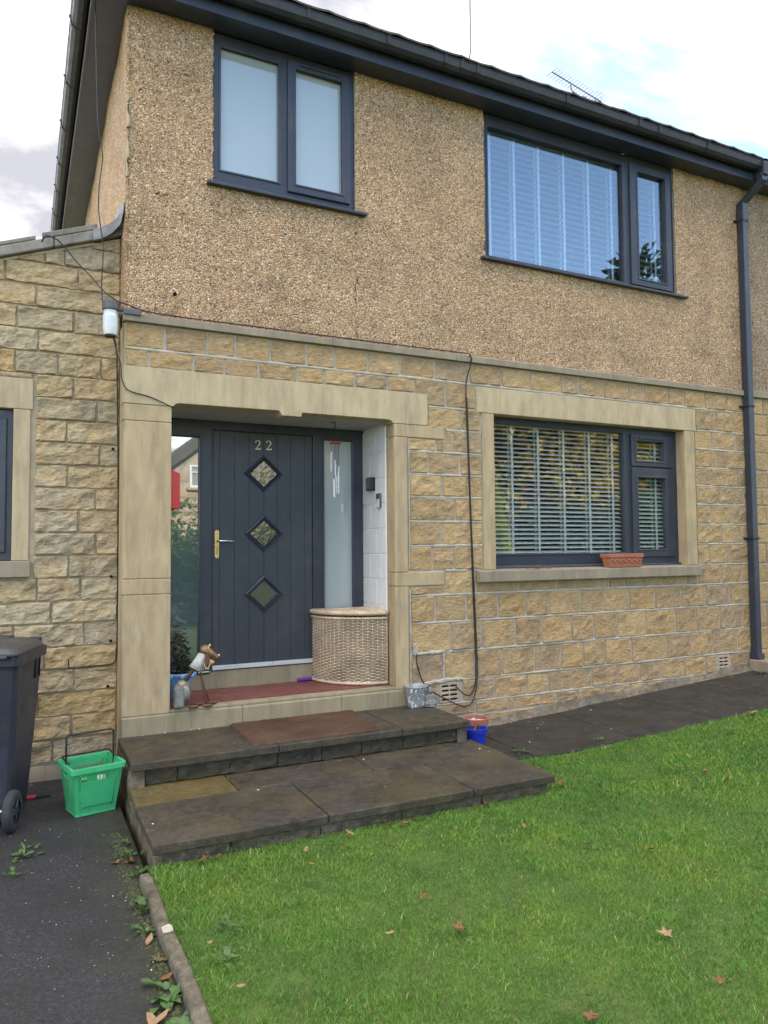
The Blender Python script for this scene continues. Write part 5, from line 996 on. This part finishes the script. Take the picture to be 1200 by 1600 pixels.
smear([(2.945, .745), (2.985, .715), (2.97, .675)], .030, 1); smear([(2.96, .668), (3.12, .672), (3.25, .668)], .017, 2); smear([(2.94, .405), (3.10, .418), (3.30, .430), (3.44, .428)], .020, 3); smear([(2.928, 1.20), (2.930, .9), (2.928, .6), (2.930, .42)], .007, 4); smear([(2.928, 2.48), (2.930, 2.0), (2.928, 1.38)], .006, 5); smear([(3.247, .42), (3.245, .66)], .012, 6)
# dark fixing plugs in the extension wall
for i, (x, z) in enumerate(((.595, 2.30), (.592, 1.366), (.592, .90), (.575, .575))): MB().tube([(x, .222, z), (x, .240, z)], .011, 8).build('fixing_plug', 'hole', wing)
# ================================================================== AERIAL AND MAST
ae = thing('tv_aerial', 'television aerial lying low above the roof edge', 'aerial', (7.5, 3.0, 7.6))
p0, p1 = Vector((7.024, 3.0, 8.661)), Vector((7.98, 3.0, 8.452)); m = MB().tube([p0, p1], .011, 6); m.build('boom', 'aerial_metal', ae)
for k in range(17):
    p = p0.lerp(p1, .01+k*.057); d = Vector((.10, -.05, .085))*(.75 if k < 14 else 1.0); MB().tube([p-d, p+d], .006, 4).build('element', 'aerial_metal', ae)
MB().tube([(7.387, 3, 8.582), (7.388, 3, 8.50), (7.41, 3, 8.465), (7.60, 3, 8.405), (7.83, 3, 8.352), (7.862, 3, 8.36), (7.865, 3, 8.485)], .012, 6).build('cradle', 'aerial_metal', ae)
MB().box(7.57, 7.66, 2.96, 3.04, 8.365, 8.425).build('clamp', 'aerial_metal', ae, .008); MB().tube([(7.63, 3.02, 8.40), (7.63, 3.02, 7.36)], .018, 8).build('pole', 'aerial_metal', ae)
for dz_, sg in ((.07, 1), (-.02, 1), (-.09, -1)): MB().tube([(7.97, 3, 8.455), (8.0, 3, 8.455+dz_*1.1)], .008, 5).tube([(7.95, 2.9, 8.455+dz_*1.05-.02), (8.08, 3.1, 8.455+dz_*1.05+.05)], .005, 4).build('reflector', 'aerial_metal', ae)
ms = thing('roof_mast', 'tall thin mast with a kink rising above the roof', 'mast', (4.9, 2.0, 6.9))
MB().tube([(4.86, 2, 6.92), (4.878, 2, 7.50), (4.892, 2, 7.57), (4.928, 2, 7.70), (4.930, 2, 7.76), (4.931, 2, 9.4)], .011, 8).build('pole', 'aerial_metal', ms); MB().box(4.82, 4.90, 1.95, 2.05, 6.90, 6.96).build('bracket', 'aerial_metal', ms)

# ================================================================== LEAVES, WEEDS, CHIPS
def maple(size, seed, curl=.62, lobes=5):
    rn = random.Random(seed); n = lobes*4; pts = []
    for k in range(n):
        a = 2*math.pi*k/n; ph = k % 4; r = {0: 1.0, 1: .62, 2: .42, 3: .62}[ph]*(.8+.35*rn.random())
        if a > math.pi*1.35 and a < math.pi*1.65: r *= .7
        pts.append((r*math.cos(a+.3), r*math.sin(a+.3)))
    vs = [(0, 0, 0)]; ax = rn.random()*3.1
    for f_ in (.5, 1.0):
        for x, y in pts:
            d = (x*math.cos(ax)+y*math.sin(ax))*f_; vs.append((x*f_*size, y*f_*size, size*(curl*d*d*(1 if rn.random() < .9 else .6)+.06*rn.random()*f_)))
    fs = [(0, 1+k, 1+(k+1) % n) for k in range(n)]+[(1+k, 1+n+k, 1+n+(k+1) % n, 1+(k+1) % n) for k in range(n)]
    m = MB().add(vs, fs); m.tube([(0, 0, .002), (-size*.9, -size*.5, .004+size*.1)], size*.03, 4); return m
def oval(size, seed, curl=.8):
    rn = random.Random(seed); n = 7; vs = []
    for i in range(n):
        u = i/(n-1)*2-1; w = .42*math.cos(u*1.45); z = size*curl*.35*u*u
        vs += [(u*size, -w*size, z+size*curl*w*w*2*rn.random()), (u*size, 0, z), (u*size, w*size, z+size*curl*w*w*2*rn.random())]
    return MB().add(vs, [(i*3+k, i*3+3+k, i*3+4+k, i*3+1+k) for i in range(n-1) for k in range(2)])
LV = [((1.615, -2.88), .052, 'm', 'dead_leaf', 'large reddish-brown lobed leaf lying in the middle of the lawn'), ((2.319, -3.279), .044, 'm', 'dead_leaf_pale', 'pale curled lobed leaf on the lawn towards the lower right'), ((1.703, -3.546), .036, 'm', 'dead_leaf', 'brown leaf on the lawn at the bottom edge of the picture'),
 ((1.871, -1.70), .040, 'm', 'dead_leaf', 'left of two brown leaves side by side under the front of the lower step'), ((1.945, -1.745), .042, 'm', 'dead_leaf', 'right of two brown leaves side by side under the front of the lower step'), ((2.07, -1.71), .036, 'o', 'dead_leaf_dark', 'dark leaf tucked under the edge of the lower step'), ((2.536, -1.70), .040, 'o', 'dead_leaf', 'rusty leaf under the right half of the lower step'),
 ((1.616, -1.75), .038, 'o', 'dead_leaf_pale', 'pale thin leaf at the foot of the lower step'), ((1.329, -1.85), .030, 'o', 'dead_leaf_pale', 'pale leaf on the lawn just in front of the lower step'), ((1.298, -2.02), .020, 'o', 'dead_leaf_pale', 'small cream leaf on the lawn in front of the steps'), ((1.236, -2.20), .026, 'o', 'dead_leaf', 'small rusty orange leaf on the lawn left of centre'),
 ((1.502, -2.20), .016, 'o', 'dead_leaf', 'tiny brown leaf left of a pair on the lawn'), ((1.58, -2.23), .016, 'o', 'dead_leaf_pale', 'tiny pale leaf right of a pair on the lawn'), ((1.62, -2.56), .026, 'm', 'dead_leaf', 'small brown lobed leaf above the large leaf on the lawn'), ((1.346, -2.78), .024, 'o', 'dead_leaf_pale', 'small greyish leaf left of the large leaf on the lawn'),
 ((3.19, -1.60), .045, 'm', 'dead_leaf', 'brown leaf against the right-hand end of the lower step'), ((3.18, -1.72), .026, 'o', 'dead_leaf_dark', 'dark leaf on the grass by the right corner of the lower step'), ((3.95, -1.76), .042, 'm', 'dead_leaf', 'reddish leaf on the far lawn below the air brick'), ((4.10, -1.78), .036, 'o', 'dead_leaf_dark', 'dark brown leaf among several on the far lawn'), ((4.15, -1.90), .040, 'm', 'dead_leaf', 'brown curled leaf among several on the far lawn'),
 ((3.90, -2.04), .036, 'o', 'dead_leaf_dark', 'dark grey leaf nearest the camera among those on the far lawn'), ((4.15, -2.09), .036, 'm', 'dead_leaf_pale', 'pale pinkish leaf on the far lawn near the right edge'), ((4.50, -1.65), .030, 'o', 'dead_leaf_dark', 'small dark leaf high on the far lawn'), ((5.55, -1.20), .060, 'o', 'dead_leaf_pale', 'pale leaf on the grass close to the path at the right edge'), ((5.0, -1.42), .04, 'o', 'dead_leaf', 'brown leaf near the path on the far lawn'),
 ((3.2, -2.09), .036, 'm', 'dead_leaf', 'brown leaf in mid lawn below the right end of the steps'), ((3.32, -2.26), .024, 'o', 'dead_leaf', 'slim brown leaf in mid lawn to the right'), ((2.52, -2.09), .024, 'o', 'dead_leaf_pale', 'small pale leaf in front of the lower step, right of centre'), ((2.53, -2.25), .024, 'o', 'dead_leaf', 'small tan leaf in mid lawn'), ((2.66, -2.44), .032, 'o', 'dead_leaf_dark', 'flat dark leaf in mid lawn'), ((2.90, -2.64), .032, 'o', 'dead_leaf_dark', 'slate-dark curled leaf in mid lawn on the right'),
 ((2.03, -2.70), .026, 'm', 'dead_leaf', 'rust and yellow leaf on the lawn right of the large leaf'), ((2.98, -3.21), .026, 'o', 'dead_leaf', 'orange leaf on the lawn at the right edge'), ((2.24, -3.60), .030, 'm', 'dead_leaf', 'brown leaf on the lawn near the bottom right corner'),
 ((.83, -1.72), .050, 'm', 'dead_leaf', 'large brown leaf at the front left corner of the steps'), ((.905, -1.71), .034, 'o', 'dead_leaf', 'smaller rusty leaf touching the large leaf at the corner of the steps'), ((.69, -2.52), .024, 'o', 'dead_leaf_pale', 'beige leaf on the grass beside the kerb'), ((.72, -2.86), .024, 'o', 'dead_leaf_pale', 'cream leaf on the grass beside the kerb near the bottom'),
 ((.528, -1.47), .055, 'm', 'dead_leaf', 'large rusty leaf on the drive at the left corner of the steps'), ((.46, -1.44), .040, 'm', 'dead_leaf', 'curled brown leaf on the drive left of the large rusty leaf'), ((.49, -2.30), .036, 'o', 'dead_leaf_pale', 'tan leaf against the kerb among the weeds'), ((.50, -2.46), .034, 'o', 'dead_leaf', 'orange-brown leaf wedged upright against the kerb'), ((.505, -2.60), .036, 'o', 'dead_leaf', 'reddish-brown leaf against the kerb lower down'), ((.425, -2.86), .070, 'm', 'dead_leaf_pale', 'large tan leaf on the drive at the bottom edge beside the weeds'), ((.48, -2.98), .040, 'o', 'dead_leaf', 'dull brown leaf under the weeds at the bottom edge')]
for i, ((x, y), s_, kd, mt_, lab) in enumerate(LV):
    s_ *= .86; m = maple(s_, i+3) if kd == 'm' else oval(s_, i+3); z = (float(lawnz(x, y))+.026) if x > .58 else DRV+.008
    m.xf(Matrix.Translation((x, y, z)) @ Matrix.Rotation(random.random()*6.28, 4, 'Z') @ Matrix.Rotation(R(random.uniform(-14, 14)), 4, 'X') @ Matrix.Rotation(R(random.uniform(-22, 22)), 4, 'Y'))
    tag(m.build('fallen_leaf', mt_, None, smooth=True), lab, 'leaf', 'fallen autumn leaves')
def weed_leaf(L_, W_, seed):
    rn = random.Random(seed); n = 6; vs = []
    for i in range(n):
        u = i/(n-1); w = W_*math.sin(math.pi*min(1, .12+u*.88))**.8*(1 if u < .98 else .1); z = L_*(.42*u-.55*u*u); vs += [(u*L_, -w, z+.15*w), (u*L_, 0, z), (u*L_, w, z+.15*w)]
    return MB().add(vs, [(i*3+k, i*3+3+k, i*3+4+k, i*3+1+k) for i in range(n-1) for k in range(2)]).mesh('leaf', 'weed_green', True, np.zeros(3))[0]
WL = [weed_leaf(.055, .020, 1), weed_leaf(.075, .027, 2), weed_leaf(.035, .016, 3), weed_leaf(.09, .010, 4)]
WD0 = [((.035, -1.12), 9, 1.0, 'broad-leaved weed growing on the drive beside the bin wheel'), ((.05, -1.02), 4, .7, 'small seedling just above the weed by the bin wheel'), ((-.02, -1.36), 7, .7, 'low weed at the left edge of the drive below the bin'), ((.535, -1.19), 5, .6, 'small weed at the side of the steps by the green basket'), ((.52, -1.38), 8, .9, 'weed growing behind the rusty leaf at the corner of the steps'), ((.545, -1.62), 10, .8, 'straggly weed at the end of the kerb by the steps'), ((.505, -1.98), 10, .9, 'upper clump of weeds in the gap along the kerb'), ((.485, -2.22), 7, .7, 'thin weed with roots showing beside the kerb'), ((.50, -2.47), 5, .6, 'sprig of green beside the upright leaf at the kerb'), ((.50, -2.72), 14, 1.35, 'largest dark green dock weed against the kerb near the bottom'), ((.50, -2.93), 14, 1.1, 'leafy weed against the kerb at the bottom edge'),
      ((3.42, -.87), 7, .9, 'weed in the path joint beside the right end of the steps'), ((4.13, -.93), 6, .7, 'small weed at the edge of the path'), ((6.95, -.22), 10, .9, 'grassy weed at the foot of the downpipe'), ((.72, -2.66), 8, .8, 'pale clover-like weed in the lawn beside the kerb'), ((.78, -2.42), 8, .8, 'broad-leaved weed in the lawn beside the kerb farther up')]
for i, ((x, y), n_, sc, lab) in enumerate(WD0):
    z = float(pathz(x))+.004 if y > -1 and x > 3 else (float(lawnz(x, y))+.02 if x > .6 else DRV)
    t = thing('weed', lab, 'weed', (x, y, z), 'weeds in the drive, kerb and path')
    for k in range(int(n_*2.2)):
        o = put('leaf', WL[(k+i) % 4] if lab.find('grassy') < 0 else WL[3], (x+(.010+.004*k/n_*8)*sc*math.cos(k*2.4)*random.random()*1.4, y+(.010+.004*k/n_*8)*sc*math.sin(k*2.4)*random.random()*1.8, z+.002+.006*random.random()), t); s2 = sc*(.32+.45*random.random()); o.scale = (s2, s2, s2); o.rotation_euler = (R(random.uniform(-15, 15)), R(random.uniform(-50, -5)), k*2.4+random.random())
# chips, grit and crumbs
def grit(name, n_, fn, smin, smax, mats, label=None, cat=None):
    m = MB()
    for k in range(n_):
        x, y, z = fn(); s_ = smin+(smax-smin)*random.random()**3; m.cur = random.randrange(len(mats)); a = random.random()*3.1
        p = [(math.cos(a+q*1.57)*s_*(.6+.6*random.random()), math.sin(a+q*1.57)*s_*(.6+.6*random.random())) for q in range(4)]
        m.add([(x+u, y+w, z) for u, w in p]+[(x+.2*s_*random.random(), y, z+s_*.5)], [(0, 1, 4), (1, 2, 4), (2, 3, 4), (3, 0, 4)])
    return tag(m.build(name, mats, None), label, cat, None, 'stuff')
grit('gravel_chips', 5200, lambda: ((lambda x, y: (x, y, DRV+.003))(random.uniform(-1.2, .52), random.uniform(-3.6, .2))), .0006, .0046, ['chip', 'concrete_grey', 'concrete_grey', 'concrete_grey', 'concrete_grey', 'moss', 'kerb'], 'pale grit and stone chips scattered on the drive', 'grit')
grit('step_crumbs', 60, lambda: random.choice([(random.uniform(.62, 3.0), random.uniform(-.70, -.03), .258), (random.uniform(.62, 3.0), random.uniform(-1.6, -.74), .103), (random.uniform(.66, 1.5), -.035+.01*random.random(), .258)]), .002, .010, ['flaked_white', 'chip', 'dead_leaf'], 'white mortar crumbs and grit on the steps', 'grit')
grit('path_litter', 260, lambda: ((lambda x: (x, random.uniform(-.9, -.05), float(pathz(x))+.007))(random.uniform(3.1, 8))), .002, .010, ['chip', 'pebble', 'dead_leaf', 'moss'], 'fine grit on the dark path', 'grit')
# moss cushions along the kerb and step foot
m = MB()
for k in range(900):
    if k < 700: y = random.uniform(-3.2, -1.0); x = .525-abs(random.gauss(0, .035)); z = DRV-.002
    else: x = random.uniform(.64, 3.1); y = -1.655-abs(random.gauss(0, .015)); z = float(lawnz(x, y))
    r = .003+.008*random.random(); m.ball((x, y, z), r, r*1.3, r*.6, 7, 5)
tag(m.build('moss', 'moss', None, smooth=True), 'moss cushions along the kerb and the foot of the steps', 'moss', None, 'stuff')

# ================================================================== LAWN GRASS
def grass():
    N = 1700000; x = rng.uniform(.585, 9.5, N); y = rng.uniform(-6.2, -.9, N)
    ok = (y < path_edge(x)-.012+.02*(fbm(x*8, y*0, 2)-.45)) & ~((x < 3.10) & (y > -1.665+.012*hash2(np.floor(x*40), 1))) & (x > .552+.009*(-1.75-y)+.03)
    d = np.hypot(x, y+5.5); dens = np.clip((2.5/d)**1.1, .12, 1)*np.where(y < -4.6, .25, 1)
    fwd = (x*math.sin(yaw)+(y+5.5)*math.cos(yaw)) > 1.2; dens = dens*np.where(fwd, 1, .15)
    side = np.abs(np.arctan2(x, y+5.5)-yaw) < .60; dens = dens*np.where(side, 1, .2)
    bare = fbm(x*2.6, y*2.6, 9, 3); dens = dens*np.where((x < .95) & (bare > .55), .45, 1)
    k = ok & (rng.random(N) < dens*.78); x, y, d = x[k], y[k], d[k]; n = len(x)
    z = lawnz(x, y)-.004; clump = fbm(x*7, y*7, 4, 3); patch = fbm(x*1.1+7, y*1.1, 12, 3); hgt = (.013+.019*rng.random(n))*(.45+1.1*clump)*(.6+.8*patch)*np.where(rng.random(n) < .02, 1.7, 1); w = (.0007+.0009*rng.random(n))*np.clip(d/2.6, .9, 2.4)
    a = rng.random(n)*2*np.pi; la = rng.random(n)*2*np.pi; lean = hgt*(.25+.75*rng.random(n)); lx_ = np.cos(la)*lean; ly_ = np.sin(la)*lean; cx_, sy_ = np.cos(a)*w, np.sin(a)*w
    V = np.empty((n, 5, 3)); V[:, 0] = np.stack([x-cx_, y-sy_, z], -1); V[:, 1] = np.stack([x+cx_, y+sy_, z], -1)
    V[:, 2] = np.stack([x+lx_*.4+cx_*.8, y+ly_*.4+sy_*.8, z+hgt*.6], -1); V[:, 3] = np.stack([x+lx_*.4-cx_*.8, y+ly_*.4-sy_*.8, z+hgt*.6], -1); V[:, 4] = np.stack([x+lx_, y+ly_, z+hgt*(1-.25*rng.random(n))], -1)
    me = bpy.data.meshes.new('grass'); me.vertices.add(n*5); me.vertices.foreach_set('co', V.ravel())
    b = np.arange(n)*5; tri = np.stack([b, b+1, b+2, b, b+2, b+3, b+3, b+2, b+4], -1).ravel()
    me.loops.add(len(tri)); me.loops.foreach_set('vertex_index', tri.astype(np.int32)); me.polygons.add(n*3); me.polygons.foreach_set('loop_start', np.arange(n*3, dtype=np.int32)*3)
    at = me.attributes.new('shade', 'FLOAT', 'POINT'); sh = np.clip(.15+.75*rng.random(n)+.35*(clump-.45), 0, .94); sh = np.where(rng.random(n) < .03*patch*2, 1.0, sh); at.data.foreach_set('value', np.repeat(sh, 5).astype(np.float32))
    me.materials.append(MAT['grass']); me.update(calc_edges=True); me.validate()
    o = bpy.data.objects.new('grass', me); C.objects.link(o); tag(o, 'short green lawn grass in front of the house', 'grass', None, 'stuff'); return n
grass()

# ================================================================== ACROSS THE ROAD (seen mirrored in the panes)
oh = thing('opposite_house', 'stone house with dark verge across the road, mirrored in the left door pane', 'house', (8.5, -21, 0))
gx0, gx1, apex = 3.3, 13.5, 8.4; ez = 3.35; az_ = ez+(apex-gx0)*.80
MB().prism([(gx0, -.1), (gx1, -.1), (gx1, ez), (apex, az_), (gx0, ez)][::-1], -20.0, -20.4).build('wall', 'far_stone', oh, fix=True)
nrow = 22
for r_ in range(nrow):
    z = .1+r_*.30; lim = lambda zz: gx0 if zz < ez else gx0+(zz-ez)/.80
    x = lim(z+.3)+.1
    while x < 7.4:
        w = .45+.3*random.random()
        if not (5.2 < x+w/2 < 6.6 and 3.7 < z+.15 < 5.0): put('stone', block_mesh('stone', w-.02, .27, .05, .02, r_*50+int(x*9), 'rock_stone', nx=4, nz=3, rock=.03), (x+w, -20.0, z), oh).rotation_euler = (0, 0, R(180))
        x += w
for sg, xa in ((-1, gx0-.45), (1, gx1+.45)):
    za = ez-.36; MB().prism(sorted([(xa, za), (apex, az_)])+sorted([(apex, az_+.38), (xa, za+.38)], reverse=True), -19.7, -31).build('roof_slope', 'far_slate', oh, fix=True)
wn = MB().plate(5.36, 6.50, 3.80, 4.62, -19.97, -19.90, [(5.44, 5.90, 3.88, 4.34), (5.44, 5.90, 4.38, 4.56), (5.96, 6.42, 3.88, 4.56)]).build('window', 'far_white', oh)
BX('pane', 5.40, 6.46, -19.965, -19.955, 3.84, 4.60, 'frosted_window', wn, 0); BX('sill', 5.25, 6.6, -19.98, -19.82, 3.70, 3.79, 'ashlar_pale', wn, .01)
MB().box(gx0+.1, gx1-.1, -30.8, -20.42, -.1, ez-.05).build('body', 'far_stone', oh)
def crown(name, label, cat, c, rx, ry, rz, n_, L_, mat, trunk=True, clumps=14, group='trees and shrubs across the road', cone=False):
    t = thing(name, label, cat, (c[0], c[1], 0), group); P_ = []; D_ = []
    cl = []
    for k in range(clumps):
        u = Vector((random.gauss(0, 1), random.gauss(0, 1), random.gauss(0, 1))).normalized()*random.random()**.4; cl.append(Vector((c[0]+u.x*rx*.8, c[1]+u.y*ry*.8, c[2]+u.z*rz*.8)))
    for k in range(n_):
        if cone:
            hh_ = random.random()**1.4; a = random.random()*6.28; r = rx*(1-hh_)*(.75+.35*random.random()); p = Vector((c[0]+r*math.cos(a), c[1]+r*math.sin(a), c[2]-rz+2*rz*hh_)); d = (math.cos(a), math.sin(a), .8)
        else:
            b = random.choice(cl); u = Vector((random.gauss(0, 1), random.gauss(0, 1), random.gauss(0, 1))).normalized(); s_ = .34*(.6+.5*random.random()); p = b+Vector((u.x*rx*s_, u.y*ry*s_, u.z*rz*s_)); d = (u.x, u.y, u.z*.6+.1)
        P_.append(p); D_.append(d)
    tag(leafquads(P_, D_, L_, L_*.6, .5).build('crown', mat, t), kind='stuff')
    m = MB(); b0 = Vector((c[0], c[1], -.1)); tp_ = Vector((c[0], c[1], c[2]+rz*.3)); m.tube([b0, b0.lerp(tp_, .5)+Vector((.1, 0, 0)), tp_], [rx*.09, rx*.07, rx*.03], 8)
    for b in cl[:6]: m.tube([b0.lerp(tp_, .5), b0.lerp(b, .75)+Vector((0, 0, .1)), b], [rx*.04, rx*.03, rx*.01], 5)
    m.build('trunk', 'bark', t); return t
crown('autumn_tree', 'yellowing autumn tree across the road, mirrored in the ground floor window', 'tree', (18.0, -16, 5.6), 4.2, 2.6, 4.2, 15000, .36, 'leaf_autumn', clumps=34)
crown('autumn_tree', 'darker green tree beside the yellowing one, mirrored at the window sash', 'tree', (23.8, -18, 5.6), 4.0, 2.8, 4.4, 12000, .40, 'leaf_green', clumps=30)
crown('golden_conifer', 'golden-green conifer mirrored at the left of the ground floor window', 'tree', (12.45, -12.6, 2.0), .95, .95, 2.3, 6500, .17, 'leaf_golden', clumps=3, cone=True)
crown('tall_tree', 'tall dark tree mirrored in the lower corner of the upstairs window', 'tree', (31.5, -25.5, 11.0), 6.0, 4.0, 6.8, 12000, .6, 'leaf_dark', clumps=18)
crown('garden_shrub', 'rhododendron in front of the opposite house, mirrored in the door pane', 'shrub', (3.9, -13.2, 1.35), 1.7, 1.2, 1.5, 4500, .16, 'weed_green', clumps=14)
crown('garden_shrub', 'lighter shrub low in front of the rhododendron, mirrored in the door pane', 'shrub', (3.25, -9.4, .75), 1.1, .8, .95, 4200, .13, 'weed_green', clumps=16)
crown('garden_shrub', 'green hedge shrub across the road, mirrored in the diamond panes', 'shrub', (7.2, -14.5, 2.0), 2.2, 1.4, 2.1, 4200, .2, 'leaf_green', clumps=14)
crown('garden_shrub', 'low dark hedge shrub beneath the autumn tree across the road', 'shrub', (15.6, -13.5, 1.5), 3.0, 1.0, 1.9, 8000, .24, 'leaf_dark', clumps=30)
crown('garden_shrub', 'right-hand hedge shrub across the road below the dark green tree', 'shrub', (20.5, -14.0, 1.5), 3.2, 1.0, 1.9, 8000, .24, 'leaf_green', clumps=30)
crown('background_tree', 'dark tree behind the yellowing autumn tree across the road', 'tree', (18.5, -22, 5.0), 5.0, 2.0, 5.5, 9000, .5, 'leaf_dark', clumps=34)
crown('background_tree', 'dark tree farthest right across the road, behind the green one', 'tree', (27.5, -23, 5.0), 5.0, 2.0, 5.5, 9000, .5, 'leaf_dark', clumps=34)
crown('background_tree', 'green tree between the opposite house and the golden conifer', 'tree', (12.2, -17, 3.6), 3.0, 2.0, 3.8, 7000, .4, 'leaf_green', clumps=26)
